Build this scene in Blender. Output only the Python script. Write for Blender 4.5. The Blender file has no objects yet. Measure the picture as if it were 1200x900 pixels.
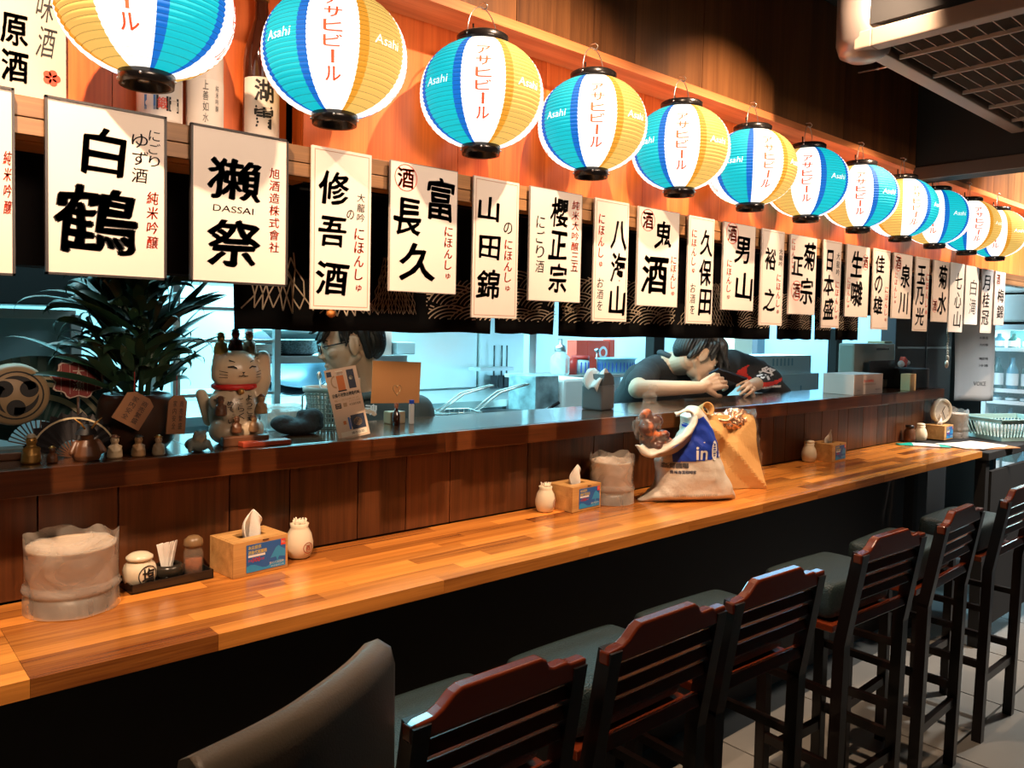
import bpy, bmesh, math, random
from mathutils import Vector, Matrix, Euler, noise
random.seed(7)
PI = math.pi
S = bpy.context.scene
COL = S.collection
# ---------------------------------------------------------------- camera
FPX, CX, CY = 930.0, 600.0, 425.4
yaw, pitch, roll = math.radians(48.7), math.radians(2.5), math.radians(1.2)
CAM = Vector((0, 0, 1.57))
FW = Vector((math.cos(yaw)*math.cos(pitch), math.sin(yaw)*math.cos(pitch), -math.sin(pitch)))
_r = Vector((math.sin(yaw), -math.cos(yaw), 0)); _u = _r.cross(FW)
RT = _r*math.cos(roll)+_u*math.sin(roll)
UP = _u*math.cos(roll)-_r*math.sin(roll)
cd = bpy.data.cameras.new('camera'); cam = bpy.data.objects.new('camera', cd); COL.objects.link(cam)
cam.matrix_world = Matrix(((RT.x, UP.x, -FW.x, CAM.x), (RT.y, UP.y, -FW.y, CAM.y), (RT.z, UP.z, -FW.z, CAM.z), (0, 0, 0, 1)))
cd.sensor_fit = 'HORIZONTAL'; cd.sensor_width = 36; cd.lens = 36*FPX/1200; cd.shift_y = -(450-CY)/1200
cd.clip_start = 0.02; cd.clip_end = 60
S.camera = cam

def ray(x, y): return FW+RT*((x-CX)/FPX)-UP*((y-CY)/FPX)
def onY(x, y, Y):
    d = ray(x, y); return CAM+d*(Y/d.y)
def onZ(x, y, Z):
    d = ray(x, y); return CAM+d*((Z-CAM.z)/d.z)
def onX(x, y, X):
    d = ray(x, y); return CAM+d*(X/d.x)
# ---------------------------------------------------------------- world, exposure, lights
w = bpy.data.worlds.new('world'); S.world = w; w.use_nodes = True
w.node_tree.nodes['Background'].inputs[0].default_value = (1.0, 0.8, 0.6, 1)
w.node_tree.nodes['Background'].inputs[1].default_value = 0.004
S.view_settings.view_transform = 'Standard'; S.view_settings.look = 'None'
S.view_settings.gamma = 1; S.view_settings.use_curve_mapping = False
S.view_settings.exposure = -0.08

def spot(loc, target, power, color, angle, blend=0.5, size=0.03):
    l = bpy.data.lights.new('spot_light', 'SPOT'); l.energy = power; l.color = color
    l.spot_size = math.radians(angle); l.spot_blend = blend; l.shadow_soft_size = size
    o = bpy.data.objects.new('spot_light', l); COL.objects.link(o); o.location = loc
    o.rotation_euler = (Vector(target)-Vector(loc)).to_track_quat('-Z', 'Y').to_euler(); return o
def area(loc, target, power, color, sx, sy):
    l = bpy.data.lights.new('area_light', 'AREA'); l.energy = power; l.color = color
    l.shape = 'RECTANGLE'; l.size = sx; l.size_y = sy
    o = bpy.data.objects.new('area_light', l); COL.objects.link(o); o.location = loc
    o.rotation_euler = (Vector(target)-Vector(loc)).to_track_quat('-Z', 'Y').to_euler(); return o
WARM = (1.0, 0.68, 0.44)
SPOTS = [(0.0, 0.88, 31), (1.3, 0.88, 18), (2.1, 0.88, 20), (3.09, 1.13, 9.5), (4.6, 0.88, 18)]
for sx_, sy_, pw in SPOTS:
    low = sx_ == 3.09
    spot((sx_, sy_, 2.44 if low else 2.72), (sx_+0.2, 1.72 if low else 1.75, 1.2), pw*6.6, WARM, 100 if low else 84, 0.7, 0.012)
fa = area((1.8, -0.6, 2.3), (1.9, 1.5, 1.88), 10, (1.0, 0.72, 0.52), 4.4, 0.3); fa.data.spread = math.radians(30)  # unseen fill from the seating side, added to brighten the signs
area((1.3, 3.2, 2.62), (1.3, 3.4, 0), 110, (0.28, 0.86, 1.0), 2.6, 0.7)
area((2.0, 3.5, 2.1), (2.1, 4.1, 1.3), 60, (0.36, 0.92, 1.0), 0.9, 0.2)
area((4.3, 3.2, 2.55), (5.9, 3.35, 1.4), 150, (0.42, 0.78, 1.0), 0.8, 0.5)
area((5.1, 0.9, 2.70), (6.6, 1.9, 1.6), 75, (0.95, 0.97, 1.0), 0.7, 0.7)
spot((4.8, 1.0, 2.74), (5.62, 2.0, 1.45), 75, (1.0, 0.97, 0.9), 34, 0.5, 0.05)  # unseen spot added to brighten the hanging paper banner
spot((5.0, 0.70, 2.75), (3.95, 1.35, 0), 230, (1.0, 0.95, 0.85), 46, 0.3, 0.04)

area((0.25, 2.35, 2.5), (0.3, 2.9, 1.35), 14, (0.6, 0.95, 1.0), 0.5, 0.3)  # unseen lamp added to brighten the left partition panel
area((2.5, 2.45, 2.6), (2.5, 3.3, 1.3), 34, (0.6, 0.92, 1.0), 1.2, 0.3)  # unseen lamp added to lift the fronts of cartons and bins
# warm fill lamps added under the header to warm the skin of the chefs
for lx, tx_, ty_, tz_, pw in ((1.12, 1.30, 2.20, 1.45, 2.6), (2.62, 2.95, 2.05, 1.32, 7.0), (3.05, 3.3, 2.1, 1.3, 3.0)):
    spot((lx, 1.90, 1.655), (tx_, ty_, tz_), pw, (1.0, 0.72, 0.48), 105, 0.8, 0.02)

# ---------------------------------------------------------------- materials
MATS = {}
def mat(name, col, rough=0.5, metal=0.0, emit=None, es=1.0, alpha=1.0, spec=0.5, bump=0, bscale=80, trans=0.0, coat=0.0, vary=0.0, vscale=6.0):
    if name in MATS: return MATS[name]
    m = bpy.data.materials.new(name); m.use_nodes = True; nt = m.node_tree
    b = nt.nodes['Principled BSDF']; c = tuple(col)+(1,)
    b.inputs['Base Color'].default_value = c; b.inputs['Roughness'].default_value = rough
    b.inputs['Metallic'].default_value = metal; b.inputs['Alpha'].default_value = alpha
    b.inputs['Specular IOR Level'].default_value = spec; b.inputs['Transmission Weight'].default_value = trans
    b.inputs['Coat Weight'].default_value = coat
    if emit: b.inputs['Emission Color'].default_value = tuple(emit)+(1,); b.inputs['Emission Strength'].default_value = es
    tc = nt.nodes.new('ShaderNodeTexCoord')
    # a touch of procedural tone variation on everything
    n = nt.nodes.new('ShaderNodeTexNoise'); n.inputs['Scale'].default_value = vscale; n.inputs['Detail'].default_value = 5
    nt.links.new(tc.outputs['Object'], n.inputs['Vector'])
    v = vary if vary else 0.06
    mr = nt.nodes.new('ShaderNodeMapRange'); mr.inputs[3].default_value = 1-v*1.6; mr.inputs[4].default_value = 1+v
    mx = nt.nodes.new('ShaderNodeMix'); mx.data_type = 'RGBA'; mx.blend_type = 'MULTIPLY'; mx.inputs[0].default_value = 1
    mx.inputs[6].default_value = c
    nt.links.new(n.outputs['Fac'], mr.inputs[0]); nt.links.new(mr.outputs[0], mx.inputs[7]); nt.links.new(mx.outputs[2], b.inputs['Base Color'])
    if bump:
        n2 = nt.nodes.new('ShaderNodeTexNoise'); n2.inputs['Scale'].default_value = bscale; n2.inputs['Detail'].default_value = 4
        nt.links.new(tc.outputs['Object'], n2.inputs['Vector'])
        bp = nt.nodes.new('ShaderNodeBump'); bp.inputs['Strength'].default_value = bump; bp.inputs['Distance'].default_value = 0.01
        nt.links.new(n2.outputs['Fac'], bp.inputs['Height']); nt.links.new(bp.outputs[0], b.inputs['Normal'])
    MATS[name] = m; return m

def wood(name, c1, c2, axis='x', rough=0.35, scale=1.0, rand=0.5, coat=0.0, bump=0.15, cath=0.5):
    """procedural wood: grain runs along axis; every object gets its own tone"""
    if name in MATS: return MATS[name]
    m = bpy.data.materials.new(name); m.use_nodes = True; nt = m.node_tree; N = nt.nodes.new; L = nt.links.new
    b = nt.nodes['Principled BSDF']; b.inputs['Roughness'].default_value = rough; b.inputs['Coat Weight'].default_value = coat; b.inputs['Coat Roughness'].default_value = 0.12
    tc = N('ShaderNodeTexCoord'); oi = N('ShaderNodeObjectInfo')
    ad = N('ShaderNodeVectorMath'); ad.operation = 'ADD'
    ml = N('ShaderNodeVectorMath'); ml.operation = 'SCALE'; ml.inputs['Scale'].default_value = 37.0
    cb = N('ShaderNodeCombineXYZ'); L(oi.outputs['Random'], cb.inputs[0]); L(oi.outputs['Random'], cb.inputs[1]); L(oi.outputs['Random'], cb.inputs[2])
    L(cb.outputs[0], ml.inputs[0]); L(tc.outputs['Object'], ad.inputs[0]); L(ml.outputs[0], ad.inputs[1])
    mp = N('ShaderNodeMapping'); s = [22*scale]*3; s['xyz'.index(axis)] = 1.1*scale; mp.inputs['Scale'].default_value = s
    L(ad.outputs[0], mp.inputs['Vector'])
    n1 = N('ShaderNodeTexNoise'); n1.inputs['Scale'].default_value = 1.0; n1.inputs['Detail'].default_value = 6; n1.inputs['Distortion'].default_value = cath
    L(mp.outputs[0], n1.inputs['Vector'])
    mp2 = N('ShaderNodeMapping'); s = [210*scale]*3; s['xyz'.index(axis)] = 5*scale; mp2.inputs['Scale'].default_value = s
    L(ad.outputs[0], mp2.inputs['Vector'])
    n2 = N('ShaderNodeTexNoise'); n2.inputs['Scale'].default_value = 1.0; n2.inputs['Detail'].default_value = 3
    L(mp2.outputs[0], n2.inputs['Vector'])
    s1 = N('ShaderNodeMath'); s1.operation = 'MULTIPLY_ADD'; s1.inputs[1].default_value = 0.35; L(n2.outputs['Fac'], s1.inputs[0]); 
    s2 = N('ShaderNodeMath'); s2.operation = 'MULTIPLY'; s2.inputs[1].default_value = 0.9; L(n1.outputs['Fac'], s2.inputs[0]); L(s2.outputs[0], s1.inputs[2])
    s3 = N('ShaderNodeMath'); s3.operation = 'MULTIPLY_ADD'; s3.inputs[1].default_value = rand; L(oi.outputs['Random'], s3.inputs[0]); L(s1.outputs[0], s3.inputs[2])
    mr = N('ShaderNodeMapRange'); mr.inputs[1].default_value = 0.42+rand*0.08; mr.inputs[2].default_value = 0.82+rand*0.85
    L(s3.outputs[0], mr.inputs[0])
    cr = N('ShaderNodeValToRGB'); cr.color_ramp.elements[0].color = tuple(c1)+(1,); cr.color_ramp.elements[1].color = tuple(c2)+(1,)
    L(mr.outputs[0], cr.inputs[0]); L(cr.outputs[0], b.inputs['Base Color'])
    bp = N('ShaderNodeBump'); bp.inputs['Strength'].default_value = bump; bp.inputs['Distance'].default_value = 0.002
    L(n2.outputs['Fac'], bp.inputs['Height']); L(bp.outputs[0], b.inputs['Normal'])
    MATS[name] = m; return m

def film(name, col, opac=0.4, rough=0.25, bscale=18, bump=0.6):
    """thin crumpled translucent plastic"""
    if name in MATS: return MATS[name]
    m = bpy.data.materials.new(name); m.use_nodes = True; nt = m.node_tree; N = nt.nodes.new; L = nt.links.new
    b = nt.nodes['Principled BSDF']; b.inputs['Base Color'].default_value = tuple(col)+(1,); b.inputs['Roughness'].default_value = rough
    tc = N('ShaderNodeTexCoord'); n = N('ShaderNodeTexNoise'); n.inputs['Scale'].default_value = bscale; n.inputs['Detail'].default_value = 3; n.inputs['Distortion'].default_value = 1.4
    L(tc.outputs['Object'], n.inputs['Vector'])
    bp = N('ShaderNodeBump'); bp.inputs['Strength'].default_value = bump; bp.inputs['Distance'].default_value = 0.012
    L(n.outputs['Fac'], bp.inputs['Height']); L(bp.outputs[0], b.inputs['Normal'])
    mr = N('ShaderNodeMapRange'); mr.inputs[1].default_value = 0.3; mr.inputs[2].default_value = 0.75
    mr.inputs[3].default_value = opac*0.6; mr.inputs[4].default_value = min(1, opac*1.5)
    L(n.outputs['Fac'], mr.inputs[0]); L(mr.outputs[0], b.inputs['Alpha'])
    MATS[name] = m; return m

def glass(name, col=(1, 1, 1), rough=0.02):
    if name in MATS: return MATS[name]
    m = bpy.data.materials.new(name); m.use_nodes = True; nt = m.node_tree
    b = nt.nodes['Principled BSDF']; b.inputs['Base Color'].default_value = tuple(col)+(1,); b.inputs['Roughness'].default_value = rough
    b.inputs['Transmission Weight'].default_value = 1.0; b.inputs['IOR'].default_value = 1.45
    MATS[name] = m; return m

# ---------------------------------------------------------------- mesh helpers
def setp(o, label=None, cat=None, group=None, kind=None):
    if label: o['label'] = label
    if cat: o['category'] = cat
    if group: o['group'] = group
    if kind: o['kind'] = kind
    return o
def thing(name, loc, label, cat, group=None, rz=0.0):
    o = bpy.data.objects.new(name, None); COL.objects.link(o); o.empty_display_size = 0.05
    o.location = loc; o.rotation_euler = (0, 0, rz); return setp(o, label, cat, group)
def link(name, me, m=None, parent=None, loc=None, rot=None, smooth=False):
    o = bpy.data.objects.new(name, me); COL.objects.link(o)
    if m is not None:
        if not isinstance(m, (list, tuple)): m = [m]
        if len(me.materials) == 0:
            for x in m: me.materials.append(x)
    if parent: o.parent = parent
    if loc is not None: o.location = loc
    if rot is not None: o.rotation_euler = rot
    if smooth:
        me.polygons.foreach_set('use_smooth', [True]*len(me.polygons)); me.update()
    return o
class B:
    def __init__(s): s.bm = bmesh.new()
    def box(s, c, d, rot=None, bev=0.0, mi=0, taper=None):
        """c centre, d full size"""
        hx, hy, hz = d[0]/2, d[1]/2, d[2]/2
        R = Euler(rot).to_matrix() if rot else None
        tb = s.bm if not bev else bmesh.new()
        vs = []
        for z in (-hz, hz):
            k = 1.0 if (taper is None or z < 0) else taper
            for x, y in ((-hx, -hy), (hx, -hy), (hx, hy), (-hx, hy)):
                p = Vector((x*k, y*k, z))
                vs.append(tb.verts.new(p if bev else ((R@p if R else p)+Vector(c))))
        fs = []
        for f in ((3, 2, 1, 0), (4, 5, 6, 7), (0, 1, 5, 4), (1, 2, 6, 5), (2, 3, 7, 6), (3, 0, 4, 7)):
            fc = tb.faces.new([vs[i] for i in f]); fc.material_index = mi; fs.append(fc)
        if bev:
            bmesh.ops.bevel(tb, geom=tb.edges[:], offset=bev, segments=2, affect='EDGES', profile=0.6)
            M4 = Matrix.Translation(c) @ (R.to_4x4() if R else Matrix())
            mp = {}
            for v in tb.verts: mp[v] = s.bm.verts.new(M4 @ v.co)
            for f in tb.faces:
                try:
                    nf = s.bm.faces.new([mp[v] for v in f.verts]); nf.material_index = mi; nf.smooth = False
                except ValueError: pass
            tb.free()
        return s
    def lathe(s, prof, c=(0, 0, 0), seg=32, mi=0, smooth=True, cap=True, M4=None, rfun=None):
        """prof list of (r,z)"""
        rings = []
        for r, z in prof:
            ring = []
            for i in range(seg):
                a = 2*PI*i/seg; rr = r*(rfun(a, z) if rfun else 1)
                p = Vector((rr*math.cos(a), rr*math.sin(a), z))
                if M4: p = M4 @ p
                ring.append(s.bm.verts.new(p+Vector(c)))
            rings.append(ring)
        for a, b in zip(rings, rings[1:]):
            for i in range(seg):
                j = (i+1) % seg
                f = s.bm.faces.new((a[i], a[j], b[j], b[i])); f.smooth = smooth; f.material_index = mi
        if cap:
            if prof[0][0] > 1e-4: f = s.bm.faces.new(rings[0][::-1]); f.material_index = mi
            if prof[-1][0] > 1e-4: f = s.bm.faces.new(rings[-1]); f.material_index = mi
        return s
    def tube(s, pts, r, seg=8, mi=0, closed=False, cap=True):
        pts = [Vector(p) for p in pts]; n = len(pts); rings = []
        rr = r if isinstance(r, (list, tuple)) else [r]*n
        up = None
        for i, p in enumerate(pts):
            a = pts[(i-1) % n] if (i > 0 or closed) else p
            b = pts[(i+1) % n] if (i < n-1 or closed) else p
            t = (b-a).normalized()
            if up is None: up = t.orthogonal().normalized()
            up = (up-t*up.dot(t))
            if up.length < 1e-6: up = t.orthogonal()
            up.normalize(); sd = t.cross(up)
            rings.append([s.bm.verts.new(p+(up*math.cos(2*PI*k/seg)+sd*math.sin(2*PI*k/seg))*rr[i]) for k in range(seg)])
        m = n if closed else n-1
        for i in range(m):
            a, b = rings[i], rings[(i+1) % n]
            for k in range(seg):
                j = (k+1) % seg
                f = s.bm.faces.new((a[k], a[j], b[j], b[k])); f.smooth = True; f.material_index = mi
        if cap and not closed:
            f = s.bm.faces.new(rings[0][::-1]); f.material_index = mi; f = s.bm.faces.new(rings[-1]); f.material_index = mi
        return s
    def prism(s, outline, t, plane='xz', c=(0, 0, 0), mi=0, rot=None):
        """outline 2d polygon extruded by t along the remaining axis, centred"""
        R = Euler(rot).to_matrix() if rot else Matrix.Identity(3)
        def P(a, b, o):
            if plane == 'xz': v = Vector((a, o, b))
            elif plane == 'xy': v = Vector((a, b, o))
            else: v = Vector((o, a, b))
            return R@v+Vector(c)
        A = [s.bm.verts.new(P(a, b, -t/2)) for a, b in outline]; Bv = [s.bm.verts.new(P(a, b, t/2)) for a, b in outline]
        f = s.bm.faces.new(A); f.material_index = mi; f = s.bm.faces.new(Bv[::-1]); f.material_index = mi
        n = len(A)
        for i in range(n):
            j = (i+1) % n; f = s.bm.faces.new((A[j], A[i], Bv[i], Bv[j])); f.material_index = mi
        return s
    def ell(s, c, r, seg=16, rings=10, rot=None, mi=0):
        R = Euler(rot).to_matrix() if rot else Matrix.Identity(3)
        if not isinstance(r, (tuple, list)): r = (r, r, r)
        M = Matrix.Translation(c) @ R.to_4x4() @ Matrix.Diagonal((r[0], r[1], r[2], 1))
        g = bmesh.ops.create_uvsphere(s.bm, u_segments=seg, v_segments=rings, radius=1, matrix=M)
        for v in g['verts']:
            for f in v.link_faces: f.smooth = True; f.material_index = mi
        return s
    def cap(s, p0, r0, p1, r1, seg=16):
        """tapered capsule"""
        p0 = Vector(p0); p1 = Vector(p1); d = p1-p0; Ln = d.length; t = d.normalized(); u = t.orthogonal().normalized(); v = t.cross(u)
        rings = []
        ks = [(-math.cos(a), math.sin(a)) for a in [PI*0.5*i/4 for i in range(0, 5)]]
        st = [(k*r0, q*r0) for k, q in ks]+[(Ln+math.sin(a)*r1, math.cos(a)*r1) for a in [PI*0.5*i/4 for i in range(0, 5)]]
        for h, r in st:
            r = max(r, 1e-4)
            rings.append([s.bm.verts.new(p0+t*h+(u*math.cos(2*PI*k/seg)+v*math.sin(2*PI*k/seg))*r) for k in range(seg)])
        for a, b in zip(rings, rings[1:]):
            for k in range(seg):
                j = (k+1) % seg; s.bm.faces.new((a[k], a[j], b[j], b[k])).smooth = True
        s.bm.faces.new(rings[0][::-1]); s.bm.faces.new(rings[-1]); return s
    def quad(s, pts, mi=0):
        f = s.bm.faces.new([s.bm.verts.new(Vector(p)) for p in pts]); f.material_index = mi; return s
    def mesh(s, name='m', recalc=True):
        if recalc: bmesh.ops.recalc_face_normals(s.bm, faces=s.bm.faces[:])
        me = bpy.data.meshes.new(name); s.bm.to_mesh(me); s.bm.free(); return me
    def done(s, name, m, parent=None, loc=None, rot=None, recalc=True):
        return link(name, s.mesh(name, recalc), m, parent, loc, rot)
def bake(o_me, mods):
    """evaluate modifiers on a mesh datablock and return the resulting mesh"""
    o = bpy.data.objects.new('tmp', o_me); COL.objects.link(o)
    for typ, kw in mods:
        md = o.modifiers.new(typ, typ)
        for k, v in kw.items(): setattr(md, k, v)
    dg = bpy.context.evaluated_depsgraph_get(); dg.update()
    me = bpy.data.meshes.new_from_object(o.evaluated_get(dg)); bpy.data.objects.remove(o)
    return me
def blob(b, voxel, smooth=4, factor=0.5, name='blob'):
    me = b.mesh(name)
    me = bake(me, [('REMESH', dict(mode='VOXEL', voxel_size=voxel)), ('SMOOTH', dict(iterations=smooth, factor=factor))])
    me.polygons.foreach_set('use_smooth', [True]*len(me.polygons)); return me
# ---------------------------------------------------------------- lettering
GL = {}
def glyph(ch, bold=0.0, res=3):
    """flat mesh of one string, centred on its own box, 1 unit wide at most; cached"""
    k = (ch, bold, res)
    if k in GL: return GL[k]
    cu = bpy.data.curves.new('t', 'FONT'); cu.body = ch; cu.size = 1; cu.resolution_u = res; cu.offset = bold
    cu.fill_mode = 'BOTH'; cu.dimensions = '2D'
    o = bpy.data.objects.new('t', cu); COL.objects.link(o)
    dg = bpy.context.evaluated_depsgraph_get(); dg.update()
    me = bpy.data.meshes.new_from_object(o.evaluated_get(dg))
    V = [(v.co.x, v.co.y) for v in me.vertices]; F = [tuple(p.vertices) for p in me.polygons]
    bpy.data.objects.remove(o); bpy.data.meshes.remove(me); bpy.data.curves.remove(cu)
    if not V: V = [(0, 0), (1, 0), (1, 1)]; F = [(0, 1, 2)]
    x0 = min(v[0] for v in V); x1 = max(v[0] for v in V); y0 = min(v[1] for v in V); y1 = max(v[1] for v in V)
    V = [((v[0]-(x0+x1)/2), (v[1]-(y0+y1)/2)) for v in V]
    GL[k] = (V, F, x1-x0, y1-y0); return GL[k]
class T:
    """collects flat glyphs in a 2d plane (u right, v up)"""
    def __init__(s): s.V = []; s.F = []; s.MI = []
    def put(s, ch, u, v, w, h, bold=0.0, rough=0.0, shear=0.0, mi=0, rot=0.0, keep=False, res=3):
        if bold >= 0.03:     # brush weight: overlapping strokes of the same glyph
            st = random.getstate()
            for dx, dy in ((-.024, -.010), (.024, .010), (0, .020), (0, -.020), (-.012, .008), (.012, -.008), (0, 0)):
                random.setstate(st); s.put(ch, u+dx*w, v+dy*h, w*.96, h*.96, 0.003, rough, shear, mi, rot, keep, res)
            return s
        if bold > 0.0045:
            st = random.getstate(); dd = bold*2.8
            for dx, dy in ((-dd, 0), (dd, 0), (0, dd*.6)):
                random.setstate(st); s.put(ch, u+dx*h*.5, v+dy*h*.5, w, h, 0.0, rough, shear, mi, rot, keep, res)
            return s
        V, F, gw, gh = glyph(ch, bold, res); n = len(s.V)
        if gw < 1e-6 or gh < 1e-6: return s
        sx, sy = w/gw, h/gh
        if keep: sx = sy = min(sx, sy)
        ph = random.random()*50
        cr, sr = math.cos(rot), math.sin(rot)
        for x, y in V:
            a, b = x*sx, y*sy
            if rough:
                q = noise.noise_vector(Vector((x*3.1+ph, y*3.1, ph))); q2 = noise.noise_vector(Vector((x*11+ph, y*11, 3+ph)))
                a += rough*w*(0.065*q.x+0.022*q2.x); b += rough*h*(0.065*q.y+0.022*q2.y)
            a += shear*b
            s.V.append((u+a*cr-b*sr, v+a*sr+b*cr))
        for f in F: s.F.append(tuple(i+n for i in f)); s.MI.append(mi)
        return s
    def col(s, text, u, v0, v1, w, bold=0.0, rough=0.0, shear=0.0, mi=0, sq=0.86, res=3, jit=0):
        n = len(text); st = (v1-v0)/n
        for i, ch in enumerate(text):
            hh = abs(st)*sq
            ww = w
            if ch in 'ーー': 
                s.put('|', u, v0+st*(i+.5), w*0.14, hh, bold, 0, shear, mi); continue
            if ch in 'のしゃゅょを': ww = w*0.85; 
            if ch in 'ゅゃ': ww = w*.6; hh *= .6
            if ch == '日': ww = w*0.62
            s.put(ch, u+(random.uniform(-1, 1)*jit*w), v0+st*(i+.5), ww, hh, bold, rough, shear, mi, res=res)
        return s
    def line(s, text, u0, u1, v, h, bold=0.0, mi=0, rough=0, res=2):
        return s.put(text, (u0+u1)/2, v, abs(u1-u0), h, bold, rough, 0, mi, res=res)
    def poly(s, pts, mi=0):
        n = len(s.V); s.V += list(pts); s.F.append(tuple(range(n, n+len(pts)))); s.MI.append(mi); return s
    def disc(s, u, v, r, mi=0, n=20, r0=0, ry=None, a0=0, a1=2*PI):
        k = ry or r; q = len(s.V)
        if r0 <= 0: return s.poly([(u+r*math.cos(a0+(a1-a0)*i/n), v+k*math.sin(a0+(a1-a0)*i/n)) for i in range(n)], mi)
        for i in range(n+1):
            a = a0+(a1-a0)*i/n
            s.V += [(u+r*math.cos(a), v+k*math.sin(a)), (u+r0*math.cos(a), v+k*r0/r*math.sin(a))]
        for i in range(n): s.F.append((q+2*i, q+2*i+2, q+2*i+3, q+2*i+1)); s.MI.append(mi)
        return s
    def rect(s, u0, v0, u1, v1, mi=0): return s.poly([(u0, v0), (u1, v0), (u1, v1), (u0, v1)], mi)
    def build(s, name, fn, m, parent=None, loc=None, rot=None):
        me = bpy.data.meshes.new(name); me.from_pydata([fn(u, v) for u, v in s.V], [], s.F)
        me.polygons.foreach_set('material_index', s.MI); me.update()
        return link(name, me, m, parent, loc, rot)
XZ = lambda y: (lambda u, v: (u, y, v))
def copy_tree(o, loc=None, label=None, rz=None, group=None):
    r = o.copy(); COL.objects.link(r)
    if loc is not None: r.location = loc
    if rz is not None: r.rotation_euler = (0, 0, rz)
    if label: r['label'] = label
    if group: r['group'] = group
    for ch in list(o.children):
        c = ch.copy(); COL.objects.link(c); c.parent = r; c.matrix_parent_inverse = ch.matrix_parent_inverse
        for g in list(ch.children):
            d = g.copy(); COL.objects.link(d); d.parent = c
    return r
BLACK = mat('black_lacquer', (0.012, 0.01, 0.01), 0.25)
INK = mat('ink', (0.006, 0.005, 0.005), 0.6)
RED = mat('red_ink', (0.85, 0.06, 0.02), 0.6)
PAPER = mat('sign_paper', (0.74, 0.64, 0.56), 0.7)
CREAM = mat('cream_ceramic', (0.80, 0.70, 0.52), 0.25, vary=.1)
STEEL = mat('brushed_steel', (0.62, 0.66, 0.68), 0.32, 0.9, vary=.15)
WIRE = mat('steel_wire', (0.7, 0.68, 0.65), 0.3, 0.9)
WHITE = mat('white_plastic', (0.82, 0.82, 0.80), 0.45)
DARK = mat('matte_black', (0.012, 0.012, 0.013), 0.8)
# ================================================================ STRUCTURE
def struct(name, c, d, m, rot=None):
    o = B().box((0, 0, 0), d, rot).done(name, m, loc=c); o['kind'] = 'structure'; return o
ZC, ZL = 1.007, 1.28
floor_m = mat('floor_grout', (0.10, 0.10, 0.095), 0.6)
tile_m = mat('floor_tile', (0.30, 0.29, 0.27), 0.22, vary=.12, vscale=3)
fl = struct('floor', (3.2, 1.0, -0.06), (9.6, 6.2, 0.1), floor_m)
tb = B().box((0, 0, 0), (0.592, 0.592, 0.012), bev=0.002).mesh('tile')
for i in range(16):
    for j in range(6):
        x = -1.3+0.6*i; y = -1.9+0.6*j+0.3
        if y > 1.75 or x > 7.7: continue
        t = link('floor_tile', tb, tile_m, fl, (x-3.2, y-1.0, 0.056))
ceil_m = mat('ceiling_paint', (0.02, 0.019, 0.018), 0.8)
struct('ceiling', (3.2, 1.0, 2.86), (9.6, 6.2, 0.1), ceil_m)
dwall = mat('dark_wall', (0.035, 0.028, 0.024), 0.7)
struct('wall_left', (-1.55, 1.0, 1.4), (0.1, 6.2, 2.82), dwall)
struct('wall_front', (3.2, -2.05, 1.4), (9.6, 0.1, 2.82), dwall)
kit = mat('kitchen_steel_wall', (0.52, 0.62, 0.64), 0.38, 0.35, vary=.25, vscale=1.2)
struct('wall_back', (3.2, 4.15, 1.4), (9.6, 0.1, 2.82), kit)
greyw = mat('pale_wall', (0.42, 0.42, 0.40), 0.7)
struct('wall_right', (8.05, 1.0, 1.4), (0.1, 6.2, 2.82), mat('end_wall', (0.12, 0.11, 0.10), 0.7))

struct('wall_partition', (5.95, 3.35, 1.4), (0.08, 1.48, 2.82), mat('partition_blue', (.34, .56, .68), .5))
# lower wall between counter and ledge, clad in vertical boards
wbase = wood('wall_board_wood', (0.016, 0.004, 0.0015), (0.16, 0.050, 0.015), 'z', 0.38, 0.9, 0.35, cath=1.6)
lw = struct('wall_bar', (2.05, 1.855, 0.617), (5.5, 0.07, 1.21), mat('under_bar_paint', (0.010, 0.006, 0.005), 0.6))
x = -0.70; k = 0
while x < 4.8:
    wd = random.choice([0.15, 0.19, 0.24, 0.3]) if x < 2.4 else random.choice([0.1, 0.12, 0.16])
    wd = min(wd, 4.8-x)
    B().box((0, 0, 0), (wd-0.003, 0.014, 0.215), bev=0.001).done('wall_board', wbase, lw, (x+wd/2-2.05, -0.042, 1.1185-0.617))
    x += wd
# ledge: the raised shelf above the counter
ledge = thing('raised_ledge', (2.05, 1.92, 1.226), 'dark brown wooden ledge above the counter', 'ledge')
ledge['label'] = 'long dark brown wooden ledge running the whole bar above the lower counter'
ltop = wood('ledge_wood', (0.035, 0.012, 0.006), (0.12, 0.042, 0.016), 'x', 0.16, 0.8, 0.3, coat=0.5)
lfr = wood('ledge_front_wood', (0.012, 0.003, 0.001), (0.19, 0.058, 0.017), 'x', 0.3, 1.0, 0.4, coat=0.2)
x = -0.7
for wd in (1.35, 1.5, 1.25, 1.4):
    B().box((0, 0, 0), (wd-0.002, 0.318, 0.034), bev=0.0015).done('top_board', ltop, ledge, (x+wd/2-2.05, 0.01, 0.037))
    x += wd
x = -0.7
for wd in (0.9, 1.1, 0.8, 1.0, 0.9, 0.8):
    B().box((0, 0, 0), (wd-0.0015, 0.02, 0.054), bev=0.0015).done('front_board', lfr, ledge, (x+wd/2-2.05, -0.16, 0.027))
    x += wd
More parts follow.
